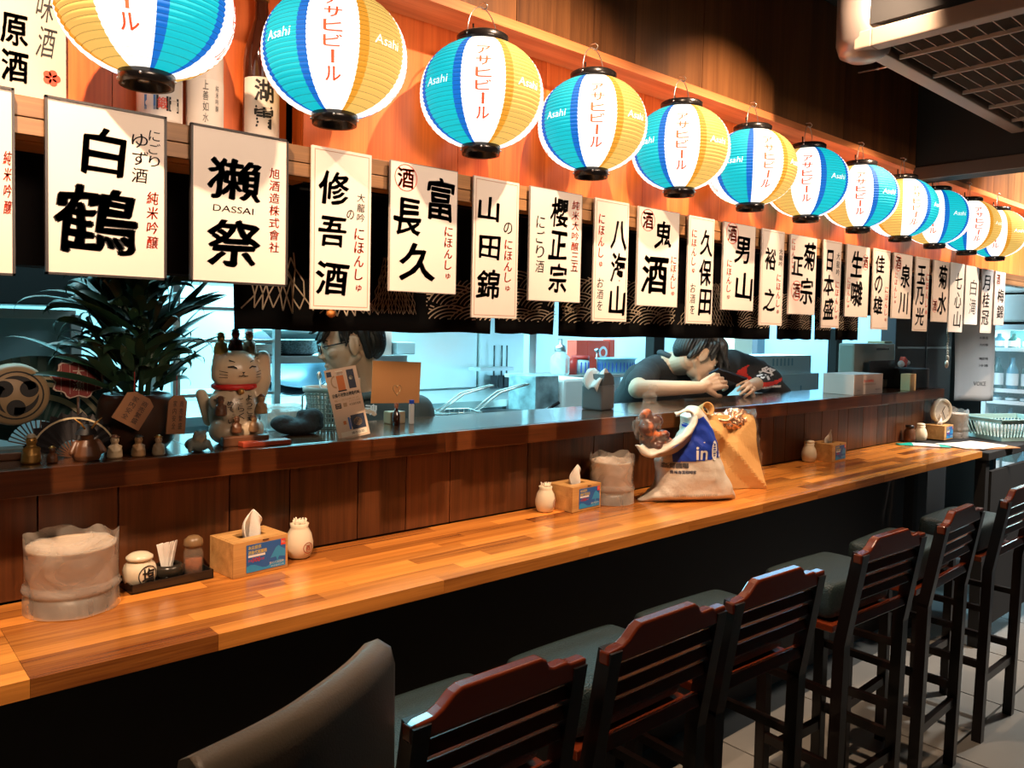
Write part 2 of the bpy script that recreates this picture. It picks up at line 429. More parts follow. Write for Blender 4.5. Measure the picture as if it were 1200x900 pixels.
# counter of glued staves
cw = wood('counter_wood', (0.14, 0.030, 0.006), (0.95, 0.36, 0.065), 'x', 0.24, 1.2, 0.75, coat=0.35, cath=1.2)
counter = thing('bar_counter', (1.9, 1.6, ZC-0.03), 'glossy orange-brown counter of glued wooden staves running along the bar', 'counter')
rows = 9; W0 = 1.402; W1 = 1.805; rw = (W1-W0)/rows
for r in range(rows):
    x = -0.7-random.random()*0.3
    while x < 4.362:
        L_ = random.uniform(0.22, 0.62)
        if 0.05 < x < 0.45: 
            pass
        x1 = min(x+L_, 4.362)
        if 4.362-x1 < 0.08: x1 = 4.362
        if x < 0.245 < x1 and x1 < 4.3: x1 = 0.245
        xa = max(x, -0.7)
        if x1 > xa+0.01:
            B().box((0, 0, 0), (x1-xa-0.0006, rw-0.0005, 0.03+random.uniform(-.00015, .00015)), bev=0.0).done('stave', cw, counter, ((xa+x1)/2-1.9, W0+rw*(r+.5)-1.6, 0.015))
        x = x1
sup = B().box((0, 0, 0), (5.0, 0.03, 0.05)).box((0, 0.18, -0.0), (5.0, 0.03, 0.05)).done('support_rail', DARK, counter, (-0.05, -0.0, -0.0255))

# ---- upper front: sign beam, red lit panel, soffit and upper fascia
beam_m = wood('beam_wood', (0.06, 0.022, 0.008), (0.42, 0.21, 0.08), 'x', 0.45, 1.0, 0.4)
ZB0, ZB1 = 1.876, 1.932
bm1 = struct('trim_1', (2.9, 1.567, (ZB0+ZB1)/2-0.0005), (7.2, 0.085, 0.05), beam_m); 
beam = bm1
x = -0.7; 
for wd in (1.7, 1.9, 1.8, 1.8):
    B().box((0, 0, 0), (wd-0.002, 0.012, 0.033), bev=.001).done('beam_board', beam_m, beam, (x+wd/2-2.9, -0.0485, 0.012))
    B().box((0, 0, 0), (wd-0.002, 0.012, 0.027), bev=.001).done('beam_board', beam_m, beam, (x+wd/2-2.9+.0, -0.0485, -0.020))
    x += wd
red_m = wood('red_panel_wood', (0.55, 0.070, 0.010), (1.0, 0.24, 0.05), 'z', 0.4, 0.9, 0.3, cath=1.0)
rp = struct('wall_panel', (3.65, 1.645, 2.12), (5.70, 0.04, 0.40), red_m)
x = 0.80
while x < 6.5:
    wd = min(random.choice([0.3, 0.36, 0.42]), 6.5-x)
    B().box((0, 0, 0), (wd-0.0015, 0.012, 0.378), bev=0).done('panel_board', red_m, rp, (x+wd/2-3.65, -0.027, 0.0))
    x += wd
up_m = wood('upper_panel_wood', (0.045, 0.015, 0.005), (0.23, 0.09, 0.028), 'z', 0.4, 0.9, 0.3, cath=0.8)
ZS = 2.303
sof = struct('trim_2', (2.9, 1.585, ZS+0.012), (7.2, 0.17, 0.024), wood('soffit_wood', (0.5, 0.14, 0.04), (0.9, 0.36, 0.14), 'x', 0.4, 1, 0.2))
uf = struct('wall_upper', (2.47, 1.545, 2.565), (6.34, 0.06, 0.475), DARK)
x = -0.7
while x < 5.6:
    wd = min(random.choice([0.32, 0.45, 0.6]), 5.62-x)
    B().box((0, 0, 0), (wd-0.002, 0.014, 0.478), bev=0).done('panel_board', up_m, uf, (x+wd/2-2.47, -0.037, 0.0))
    x += wd
rp2 = struct('wall_niche', (0.05, 1.715, 2.12), (1.50, 0.02, 0.40), red_m)
x = -0.7
for wd in (.40, .37, .37, .36):
    B().box((0, 0, 0), (wd-0.0015, 0.01, 0.378)).done('panel_board', red_m, rp2, (x+wd/2-0.05, -0.016, 0.0)); x += wd
struct('trim_4', (0.05, 1.66, 1.902), (1.50, 0.10, 0.05), beam_m)
# dark header above the kitchen opening
hd = struct('wall_header', (2.2, 1.775, 1.97), (5.8, 0.09, 0.60), mat('header_black', (0.006, 0.0055, 0.0055), 0.9, spec=.1))
# black beam that crosses toward the seating side, and what hangs beyond

# track spotlights with added unseen plates that keep the light off the seats
rail = B().box((0, 0, 0), (5.4, 0.03, 0.02)).mesh('track_rail')
for k_i, (sx_, sy_, pw) in enumerate(SPOTS):
    if True:
        zl_ = 2.44 if sx_ == 3.09 else 2.72
        t = thing('track_spotlight', (sx_, sy_-(0 if sx_ == 3.09 else 0.02), zl_), 'black ceiling spotlight with an added light-blocking plate, number %s from the left' % ['one', 'two', 'three', 'four', 'five'][k_i], 'spotlight', 'black ceiling spotlights')
        t['label'] = ['black ceiling spotlight nearest the left end of the counter', 'black ceiling spotlight above the second wooden stool', 'black ceiling spotlight just left of the ceiling grille', 'small black spotlight hanging beside the edge of the ceiling grille', 'black ceiling spotlight beyond the black bulkhead'][k_i]
        if sx_ == 3.09:
            B().lathe([(0.024, 0.0), (0.028, 0.0), (0.028, 0.03), (0.012, 0.045), (0.0, 0.045)], seg=20, cap=False).done('lamp_can', DARK, t)
            B().tube([(0, 0, .045), (0, 0, .368)], .004, 6).done('stem', DARK, t)
            continue
        B().lathe([(0.05, 0.0), (0.055, 0.0), (0.055, 0.05), (0.03, 0.088), (0.0, 0.088)], seg=20, cap=False).done('lamp_can', DARK, t)
        B().box((0, -0.11, -0.082), (0.62, 0.26, 0.004)).box((0, -0.235, -0.04), (0.62, 0.004, 0.084)).done('added_light_blocker', DARK, t)  # plate added only to block light falling on the stools

for lx, ll in ((1.12, 'small added black fill lamp under the header beside the person in glasses'), (2.62, 'small added black fill lamp under the header above the bowed person elbow'), (3.05, 'small added black fill lamp under the header above the phone')):
    t = thing('added_fill_lamp', (lx, 1.845, 1.66), ll, 'lamp', 'small added black fill lamps under the header')  # body for the added warm fill light
    B().lathe([(0.022, 0.0), (0.026, 0.0), (0.026, 0.03), (0.0, 0.034)], (0, 0.055, 0.0), 16, cap=False).box((0, 0.01, 0.026), (0.02, 0.07, 0.014)).done('lamp_can', DARK, t)
# ================================================================ LANTERNS
def emis(name, col, st, back=0.3):
    m = mat(name, [c*0.3 for c in col], 0.8, emit=col, es=st); return m
LW = emis('lantern_white_paper', (1.0, 0.93, 0.84), 1.6)
LT = emis('lantern_teal_paper', (0.0, 0.62, 0.72), 0.92)
LB = emis('lantern_blue_paper', (0.0, 0.17, 0.68), 0.95)
LY = emis('lantern_yellow_paper', (0.98, 0.60, 0.14), 0.88)
LO = emis('lantern_orange_paper', (0.86, 0.36, 0.03), 0.95)
LRED = mat('lantern_red_ink', (0.75, 0.08, 0.03), 0.7, emit=(0.80, 0.10, 0.03), es=0.75)
LGH = mat('lantern_white_ink', (0.85, 0.9, 0.9), 0.7, emit=(0.85, 0.95, 0.92), es=0.9)
LR = 0.1435
def lrad(z):
    a = 0.1285 if z > 0 else 0.1205
    return LR*math.sqrt(max(0, 1-(abs(z)/a)**2.15))
def lrib(z): 
    k = (z+0.115)/0.23*25
    return lrad(z)*(1-0.016*(1-abs(math.sin(PI*k)))*1.3)
def lantern_meshes():
    bm = bmesh.new(); nz, na = 100, 90; rings = []
    for i in range(nz+1):
        z = -0.115+0.23*i/nz; r = lrib(z)
        rings.append([bm.verts.new((r*math.sin(2*PI*k/na), -r*math.cos(2*PI*k/na), z)) for k in range(na)])
    def mi(a):
        a = a % 360
        for q in (0, 180):     # A whites at 0/180; yellow after, teal before
            d = (a-q+180) % 360-180
            if abs(d) <= 18: return 0
            if 18 < d <= 26: return 4
            if 26 < d < 70: return 3
            if -28 <= d < -18: return 2
            if -66 < d < -28: return 1
            if -72 <= d <= -66: return 2
        return 0
    for i in range(nz):
        for k in range(na):
            j = (k+1) % na
            f = bm.faces.new((rings[i][k], rings[i][j], rings[i+1][j], rings[i+1][k])); f.smooth = True
            f.material_index = mi((k+.5)*360/na)
    me = bpy.data.meshes.new('shade'); bm.to_mesh(me); bm.free()
    for m in (LW, LT, LB, LY, LO): me.materials.append(m)
    # lettering wrapped on the shade
    t = T(); t.col('アサヒビール', 0, 0.078, -0.082, 0.034, 0.022, res=2, sq=.8)
    def wrap(a0):
        def fn(u, v):
            r = lrad(v)+0.0012; a = a0+u/LR
            return (r*math.sin(a), -r*math.cos(a), v)
        return fn
    V = []; F = []
    for a0 in (0,):
        n = len(V); V += [wrap(a0)(u, v) for u, v in t.V]; F += [tuple(i+n for i in f) for f in t.F]
    mr = bpy.data.meshes.new('red_lettering'); mr.from_pydata(V, [], F); mr.materials.append(LRED)
    t2 = T(); t2.put('Asahi', 0, 0.004, 0.062, 0.018, 0.0, shear=.15, res=2); V = []; F = []
    for a0 in (PI/4,):
        n = len(V); V += [wrap(a0)(u, v) for u, v in t2.V]; F += [tuple(i+n for i in f) for f in t2.F]
    mw = bpy.data.meshes.new('white_lettering'); mw.from_pydata(V, [], F); mw.materials.append(LGH)
    return me, mr, mw
lm, lred, lwh = lantern_meshes()
topcap = B().lathe([(0.052, 0.112), (0.060, 0.112), (0.061, 0.134), (0.056, 0.138), (0.05, 0.134), (0.05, 0.120), (0.0, 0.120)], cap=False).mesh('cap')
bc = B().lathe([(0.0, -0.119), (0.037, -0.119), (0.037, -0.133), (0.044, -0.135), (0.046, -0.114), (0.040, -0.112)], cap=False)
for k in range(3):
    a = 2*PI*k/3+0.4; bc.lathe([(0.0, -0.1195), (0.0105, -0.1195), (0.0105, -0.1215), (0.0, -0.1225)], (0.021*math.cos(a), 0.021*math.sin(a), -0.0002), 12, 1, cap=False)
for k in range(4):
    a = 2*PI*k/4; bc.ell((0.046*math.cos(a), 0.046*math.sin(a), -0.124), 0.0028, 8, 6, mi=2)
botcap = bc.mesh('cap')
hk = B().tube([(0.058*math.cos(a), 0, 0.134+0.068*math.sin(a)) for a in [PI*i/14 for i in range(15)]], 0.0013, 6)
hk.ell((0.059, 0, 0.129), 0.003, 8, 6).ell((-0.059, 0, 0.129), 0.003, 8, 6)
handle_me = hk.mesh('wire_handle')
cord_me = B().tube([(-0.02, 0.01, 0.12), (-0.02, 0.012, 0.165)], 0.0025, 6).mesh('plug_stem')
hook_me = B().tube([(0, 0.012, 0.215), (0, -0.004, 0.214), (0.004, -0.010, 0.207), (0.003, -0.006, 0.200), (0, 0.0, 0.199), (-0.003, 0.004, 0.203)], 0.0014, 6).mesh('hook')
hb = B()
for k in range(1, 25):
    z = -0.115+0.23*k/25; r = lrib(z)+0.0004
    hb.tube([(r*math.sin(2*PI*q/56), -r*math.cos(2*PI*q/56), z) for q in range(56)], 0.0008, 4, closed=True)
hoop_me = hb.mesh('hoops')
hm_ = bpy.data.materials.new('hoop_shade'); hm_.use_nodes = True
hm_.node_tree.nodes['Principled BSDF'].inputs['Base Color'].default_value = (.05, .03, .01, 1); hm_.node_tree.nodes['Principled BSDF'].inputs['Alpha'].default_value = .32
LY_ = 1.462
ldat = [(172, 'A', 78, "round glowing lantern cut by the photo's top edge, seen mostly as its black base"),
  (392, 'A', -2, 'second glowing lantern from the left, its top cut off, above the narrow three-character sign'),
  (564, 'A', 1, 'third glowing lantern from the left, teal left and yellow right of red writing'),
  (694, 'A', 5, 'fourth glowing lantern from the left, whole, with thin wire handle, over the curtain slit'),
  (798, 'A', 2, 'fifth lantern from the left, white panel centred between teal and yellow'),
  (882, 'A', 22, 'sixth lantern from the left, its teal side turned widest to the viewer'),
  (948, 'B', 0, 'seventh lantern from the left, yellow at left and blue at right of its writing'),
  (1010, 'B', 2, 'eighth lantern from the left, yellow left and blue right, smaller than the one before'),
  (1060, 'B', 24, 'ninth lantern from the left, wide yellow side and thin blue rim at right'),
  (1101, 'B', -4, 'tenth lantern from the left, white with a blue right half'),
  (1139, 'A', 20, 'eleventh lantern from the left, a teal sliver left of its white panel'),
  (1173, 'A', 0, 'last lantern of the row, white and yellow, at the right edge of the photo')]
zc_ref = onY(694, 148, LY_).z
xs = []
for i, (px, typ, rot, lab) in enumerate(ldat):
    X = onY(px, 150, LY_).x; xs.append(X)
n = len(xs)
for i, (px, typ, rot, lab) in enumerate(ldat):
    X = xs[i]
    # direction in which the camera sees the lantern
    va = math.atan2(-X, LY_)      # angle of view direction against -y normal
    a = math.radians(rot if typ == 'A' else rot+90)
    # local angle 0 faces -y; rotate so the chosen white faces the camera
    rz = math.atan2(LY_, X)-PI/2 + (a if typ == 'A' else 0)
    rz = -(PI/2-math.atan2(LY_, X)) + math.radians(rot) + (0 if typ == 'A' else -PI/2)
    t = thing('paper_lantern', (X, LY_, zc_ref), lab, 'lantern', 'round lanterns hung along the wooden fascia', rz)
    link('shade', lm, None, t)
    for q in range(4): link('red_lettering', lred, None, t, rot=(0, 0, q*PI/2)); link('white_lettering', lwh, None, t, rot=(0, 0, q*PI/2))
    link('hoops', hoop_me, hm_, t)['kind'] = 'stuff'
    link('top_cap', topcap, BLACK, t)
    o = link('bottom_cap', botcap, [BLACK, STEEL, WIRE], t)
    h = link('wire_handle', handle_me, WIRE, t, rot=(0, 0, -rz+0.25))
    link('plug_stem', cord_me, BLACK, t, rot=(0, 0, -rz))
    link('hook', hook_me, WIRE, t, rot=(0, 0, -rz))
# ================================================================ SIGNS
FR_D = mat('sign_frame_dark', (0.03, 0.022, 0.02), 0.4); FR_B = mat('sign_border_brown', (0.45, 0.25, 0.16), 0.6); FR_G = mat('sign_border_grey', (0.22, 0.19, 0.17), 0.5)
PAPERW = mat('sign_paper_white', (0.86, 0.85, 0.82), 0.7)
NH = 'にほんしゅ'
# (xl, xr, ytl, ybl, frame, label, [cols]) ; col=(text,u,v0,v1,w,'k'|'r',bold)
BG = 0.035
signs = [
 (-88, 15, 82, 318, 'd', 'dark-framed paper sign cut off by the left edge of the photo', [('花山', .4, .12, .85, .5, 'k', BG), ('純米吟醸', .93, .33, .68, .09, 'r', .012)]),
 (54, 194, 110, 321, 'd', 'wide dark-framed paper sign with two big black characters, second from the left', [('白', .45, .11, .43, .36, 'k', BG), ('鶴', .42, .45, .89, .72, 'k', BG), ('にごり', .9, .09, .32, .1, 'k', .005), ('ゆず酒', .77, .12, .43, .14, 'k', .005), ('純米吟醸', .885, .46, .82, .10, 'r', .015)]),
 (225, 337, 143, 330, 'd', 'wide dark-framed paper sign with latin capitals between two big characters', [('獺', .42, .17, .47, .56, 'k', BG), ('祭', .42, .56, .91, .58, 'k', BG), ('旭酒造株式會社', .86, .20, .78, .11, 'r', .015)]),
 (366, 436, 169, 362, 'b', 'narrow paper sign with three black characters, hanging above the head of the chef in glasses', [('修', .36, .13, .36, .5, 'k', BG), ('吾', .36, .41, .62, .46, 'k', BG), ('酒', .36, .69, .92, .52, 'k', BG), ('の', .64, .36, .43, .14, 'k', .01), ('大龍吟', .82, .25, .44, .13, 'k', .01), (NH, .8, .47, .9, .16, 'r', .016)]),
 (458, 537, 187, 341, 'g', 'grey-edged paper sign, red round seal and three staggered black characters, under the third lantern', [('富', .74, .06, .43, .42, 'k', BG), ('長', .28, .26, .58, .42, 'k', BG), ('久', .44, .60, .93, .55, 'k', BG), (NH, .87, .45, .9, .12, 'r', .018)]),
 (556, 609, 206, 372, 'b', 'narrow brown-bordered paper sign with three black characters above the slit in the curtain', [('山', .34, .12, .32, .46, 'k', BG), ('田', .34, .40, .59, .46, 'k', BG), ('錦', .34, .64, .88, .5, 'k', BG), ('の', .76, .29, .39, .22, 'k', .01), (NH, .78, .42, .82, .17, 'r', .018)]),
 (622, 683, 218, 352, 'g', 'paper sign with three columns, the right one red and the middle one large and black', [('櫻正宗', .56, .05, .93, .34, 'k', BG), ('にごり酒', .2, .24, .76, .15, 'k', .006), ('純米大吟醸三五', .87, .06, .72, .14, 'r', .015)]),
 (698, 738, 232, 376, 'b', 'narrow paper sign with black eight-sea-mountain characters, under the fourth lantern', [('八海山', .7, .14, .96, .46, 'k', BG), (NH, .2, .12, .58, .16, 'r', .018), ('お酒を', .2, .64, .92, .18, 'k', .006)]),
 (749, 797, 242, 358, 'g', 'paper sign with red seal and two heavy characters, the lower one bigger', [('鬼', .62, .10, .42, .42, 'k', BG), ('酒', .44, .46, .90, .62, 'k', BG), (NH, .88, .46, .9, .13, 'r', .018)]),
 (808, 838, 253, 379, 'b', 'narrow paper sign hanging over the hair of the chef with the phone', [('久保田', .7, .10, .93, .48, 'k', BG), (NH, .22, .12, .55, .18, 'r', .018), ('お酒を', .22, .62, .92, .2, 'k', .006)]),
 (849, 886, 260, 363, 'g', 'paper sign with red seal and two characters, man over mountain', [('男', .62, .12, .47, .48, 'k', BG), ('山', .66, .52, .9, .54, 'k', BG), (NH, .2, .42, .9, .14, 'r', .018)]),
 (894, 920, 268, 381, 'b', 'narrow paper sign with two widely spaced characters above a curtain slit', [('裕', .4, .18, .43, .5, 'k', BG), ('之', .4, .60, .86, .52, 'k', BG), ('大龍吟', .85, .18, .38, .16, 'k', .01), (NH, .8, .45, .9, .18, 'r', .018)]),
 (927, 958, 275, 368, 'g', 'paper sign with three staggered characters and a red seal at its lower left', [('菊', .72, .05, .44, .46, 'k', BG), ('正', .30, .26, .52, .4, 'k', BG), ('宗', .66, .50, .88, .48, 'k', BG), (NH, .12, .05, .45, .12, 'r', .018)]),
 (966, 987, 281, 384, 'b', 'narrow paper sign with a sun character at its top, over the last curtain slit', [('日本盛', .36, .1, .92, .56, 'k', BG), ('大龍吟', .82, .12, .4, .18, 'k', .01), (NH, .82, .45, .92, .18, 'r', .018)]),
 (993, 1020, 286, 371, 'g', 'paper sign with two characters and a red seal at upper right', [('生囃', .46, .06, .88, .5, 'k', BG), (NH, .14, .45, .9, .12, 'r', .018)]),
 (1025, 1044, 291, 386, 'b', 'narrow brown-bordered sign with a small round middle character, left edge of the black cabinet', [('佳の雄', .36, .06, .82, .56, 'k', BG), (NH, .85, .45, .92, .18, 'r', .018)]),
 (1048, 1070, 296, 373, 'g', 'paper sign with spring over river characters and a red seal', [('泉', .66, .14, .54, .5, 'k', BG), ('川', .6, .56, .95, .5, 'k', BG), (NH, .16, .3, .8, .14, 'r', .018)]),
 (1074, 1090, 301, 388, 'b', 'narrow sign with three characters next before the chrysanthemum-water sign', [('玉乃光', .4, .1, .94, .6, 'k', BG), (NH, .88, .2, .8, .18, 'r', .018)]),
 (1095, 1113, 305, 377, 'g', 'paper sign with two characters and red seal at lower left, above the hanging phone strap', [('菊水', .6, .05, .9, .56, 'k', BG)]),
 (1115, 1131, 307, 389, 'w', 'white brightly lit narrow sign, first of the pale ones at the right', [('七心山', .6, .12, .95, .5, 'k', .01)]),
 (1133, 1148, 311, 380, 'w', 'blank-looking white sign with thin grey characters before the hanging paper scroll', [('白滝', .6, .2, .85, .5, 'k', .0)]),
 (1152, 1165, 315, 390, 'b', 'narrow sign with three characters overlapping the right edge of the paper scroll', [('月桂冠', .4, .08, .9, .6, 'k', .02)]),
 (1167, 1179, 318, 381, 'g', 'last small beige paper sign at the right end of the row', [('梅錦', .6, .3, .9, .6, 'k', .02)]),
]
seals = {4: (.22, .12, .145), 8: (.22, .13, .15), 10: (.26, .12, .17), 12: (.28, .70, .17), 14: (.82, .22, .14), 16: (.24, .15, .17), 18: (.16, .74, .15), 22: (.3, .15, .2)}
SY = 1.497
for i, (xl, xr, yt, yb, fr, lab, cs) in enumerate(signs):
    A = onY(xl, yt, SY); Bp = onY(xr, yt+(xr-xl)*.18, SY); Cp = onY(xl-1, yb, SY)
    wd = Bp.x-A.x; top = 1.934 if i else A.z; top = A.z*0.5+1.934*0.5; ht = top-Cp.z
    t = thing('name_sign', (A.x+wd/2, SY, Cp.z), lab, 'sign', 'drink name signs hung along the beam')
    B().box((0, 0, ht/2), (wd, 0.006, ht), bev=.0008).done('board', PAPERW if fr == 'w' else PAPER, t, (0, 0.004, 0))
    if fr == 'd':
        f = B(); e = 0.004
        f.box((0, 0, e/2), (wd+.004, .009, e)).box((0, 0, ht-e/2), (wd+.004, .009, e)).box((-wd/2, 0, ht/2), (e, .009, ht)).box((wd/2, 0, ht/2), (e, .009, ht))
        f.done('frame', FR_D, t, (0, 0.003, 0))
    elif fr in 'gb':
        tt = T(); m_ = 0.0 if fr == 'g' else 0.006; e = 0.0016
        x0, x1, z0, z1 = -wd/2+m_, wd/2-m_, m_, ht-m_
        tt.rect(x0, z0, x1, z0+e).rect(x0, z1-e, x1, z1).rect(x0, z0+e, x0+e, z1-e).rect(x1-e, z0+e, x1, z1-e)
        tt.build('border_line', XZ(0.0007), FR_G if fr == 'g' else FR_B, t)
    K = T(); Rd = T()
    for text, u, v0, v1, wf, ck, bold in cs:
        big = bold >= .03
        (K if ck == 'k' else Rd).col(text, (u-.5)*wd, ht*(1-v0), ht*(1-v1), wf*wd, bold, 1.0 if big else .5, .06 if big else .1, sq=.9 if big else .84, res=3 if i < 12 else 2, jit=.05 if big else 0)
    if i == 2: K.put('DASSAI', (.42-.5)*wd, ht*(1-.515), .42*wd, .042*ht, .01, .2, .1)
    if i in seals:
        u, v, r = seals[i]; Rd.disc((u-.5)*wd, ht*(1-v), r*wd*1.12, r0=r*wd*1.05, n=24)
        Rd.put('酒', (u-.5)*wd, ht*(1-v), r*wd*1.6, r*wd*1.7, .045, .7)
    if K.V: K.build('lettering', XZ(0.0006), INK, t)
    if Rd.V: Rd.build('red_lettering', XZ(0.0006), RED, t)
# ================================================================ NOREN CURTAIN
NOR = mat('curtain_cloth', (0.005, 0.005, 0.005), 0.95, spec=.05); TAN = mat('curtain_print', (0.46, 0.37, 0.26), 0.85)
NY = 1.665
def npx(x): return onY(x, 390, NY).x
rod = B().tube([(0, 0, 0), (3.9, 0, 0)], 0.008, 8)
nx0 = npx(270)
nor = thing('noren_curtain', (nx0, NY, 1.555), 'black cloth curtain printed with tan waves and fishing nets, hung over the kitchen opening', 'curtain')
rod.done('curtain_rod', DARK, nor, (-0.02, 0.012, 0.325))
def seig(t, x0, x1, z0, z1, seed):
    rnd = random.Random(seed)
    # overlapping groups of arcs, later ones hide nothing: lay scale rows clipped to the cloth
    for row in range(3):
        zc = z0+row*0.050
        R = 0.078+0.020*rnd.random()
        x = x0-R*(row % 2)
        while x < x1+R:
            cc = x+rnd.uniform(-.014, .014)
            for k in range(7):
                r = R*(1-k*.135)
                seg = []
                for i in range(17):
                    a = PI*(0.12+0.76*i/16)
                    p = (cc+r*math.cos(a)*1.15, zc+r*math.sin(a)*.78-0.028)
                    seg.append(p)
                for a, b in zip(seg, seg[1:]):
                    if min(a[0], b[0]) < x0+.004 or max(a[0], b[0]) > x1-.004 or min(a[1], b[1]) < z0 or max(a[1], b[1]) > z1: continue
                    # skip where a lower neighbour covers
                    mx, mz = (a[0]+b[0])/2, (a[1]+b[1])/2
                    if row > 0 or True:
                        lz = zc-0.050; hid = False
                        for q in (-1, 0, 1):
                            c2 = cc+q*R*1.06+(R*.53 if False else 0)
                            if q != 0 and ((mx-c2)/(R*1.15))**2+((mz-zc+.028)/(R*.78))**2 < 1 and q > 0: hid = True
                        if hid: continue
                    dx, dz = b[0]-a[0], b[1]-a[1]; l = math.hypot(dx, dz) or 1; w_ = 0.0016
                    nx_, nz_ = -dz/l*w_, dx/l*w_
                    t.poly([(a[0]-nx_, a[1]-nz_), (b[0]-nx_, b[1]-nz_), (b[0]+nx_, b[1]+nz_), (a[0]+nx_, a[1]+nz_)])
            x += R*1.06
def net(t, x0, x1, z0, z1, seed, big):
    rnd = random.Random(seed); n = 7 if big else 16; th = 0.0016 if big else 0.0007
    def ln(a, b):
        dx, dz = b[0]-a[0], b[1]-a[1]; l = math.hypot(dx, dz) or 1; nx_, nz_ = -dz/l*th, dx/l*th
        t.poly([(a[0]-nx_, a[1]-nz_), (b[0]-nx_, b[1]-nz_), (b[0]+nx_, b[1]+nz_), (a[0]+nx_, a[1]+nz_)])
    rows = 4 if big else 10; P = []
    for j in range(rows+1):
        v = j/rows; wv = 0.45+0.55*v
        P.append([((x0+x1)/2+(x1-x0)/2*wv*(2*(i+(j % 2)*.5)/n-1)*.95+rnd.uniform(-.003, .003)*(2 if big else 1), z1-(z1-z0)*v+rnd.uniform(-.004, .004)*(2 if big else .6)) for i in range(n+(0 if j % 2 else 1))])
    for j in range(rows):
        for i, p in enumerate(P[j]):
            if j % 2 == 0: cand = [i-1, i]
            else: cand = [i, i+1]
            for q in cand:
                if 0 <= q < len(P[j+1]): ln(p, P[j+1][q])
pan = [(270, 577, 'n'), (578, 651, 'w'), (653, 902, 'w'), (909, 950.5, 'w'), (952.5, 974.5, 'w'), (977, 1005, 'w')]
for i, (a, b, kd) in enumerate(pan):
    xa, xb = npx(a)-nx0, npx(b)-nx0
    bm = bmesh.new(); nxs = max(6, int((xb-xa)/0.03)); nzs = 10; z0 = 0.0 if i < 2 else -.006; ht = 0.325
    G = []
    for j in range(nzs+1):
        z = z0+(ht-z0)*j/nzs; rw_ = []
        for k in range(nxs+1):
            u = k/nxs; x = xa+(xb-xa)*u
            edge = 0.004*(1-j/nzs)
            x += edge*(1 if k == 0 else (-1 if k == nxs else 0))*2
            rw_.append(bm.verts.new((x, 0.004*math.sin(u*(xb-xa)*30+i)*(1-j/nzs), z+0.002*math.sin(u*17+i)*(1-j/nzs))))
        G.append(rw_)
    for j in range(nzs):
        for k in range(nxs): bm.faces.new((G[j][k], G[j][k+1], G[j+1][k+1], G[j+1][k])).smooth = True
    me = bpy.data.meshes.new('cloth_panel'); bm.to_mesh(me); bm.free()
    me = bake(me, [('SOLIDIFY', dict(thickness=0.0016, offset=1))])
    p = link('cloth_panel', me, NOR, nor)
    t = T()
    if kd == 'w':
        xm = xb
        if i == 2:   # a net drawn between two fields of waves
            xn0, xn1 = npx(790)-nx0, npx(860)-nx0
            seig(t, xa, xn0, 0.035, .175, i); net(t, xn0, xn1, .04, .19, 5, False); seig(t, xn1, xb, .035, .16, i+9)
        else: seig(t, xa, xb, 0.035, .175, i)
    else:
        x1_, x2_, x3_ = npx(365)-nx0, npx(430)-nx0, npx(480)-nx0
        net(t, xa+.02, x1_, .045, .17, 1, True); net(t, x1_+.01, x2_+.03, .04, .10, 2, True); net(t, x2_, x3_+.02, .045, .18, 3, False); seig(t, x3_+.04, xb, .035, .14, 4)
    o = t.build('printed_pattern', lambda u, v: (u, -0.0062, v), TAN, p); o['kind'] = 'stuff'
# cord with beads in front of the chef
cb = thing('bead_cord', (onY(388, 385, 1.63).x, 1.63, 1.585), 'short brown beaded cord hanging before the curtain above the chef in glasses', 'ornament')
q = B().tube([(0, 0, 0.27), (0.001, 0, 0.12), (0, 0, 0.0)], 0.004, 8).done('cord', mat('brown_cord', (0.25, 0.08, 0.02), 0.6), cb)
for k in range(3): B().ell((0, 0, 0), (0.011, 0.011, 0.009), 12, 8).done('bead', mat('amber_bead', (0.5, 0.18, 0.04), 0.3), cb, (0, 0, 0.01+k*.02))

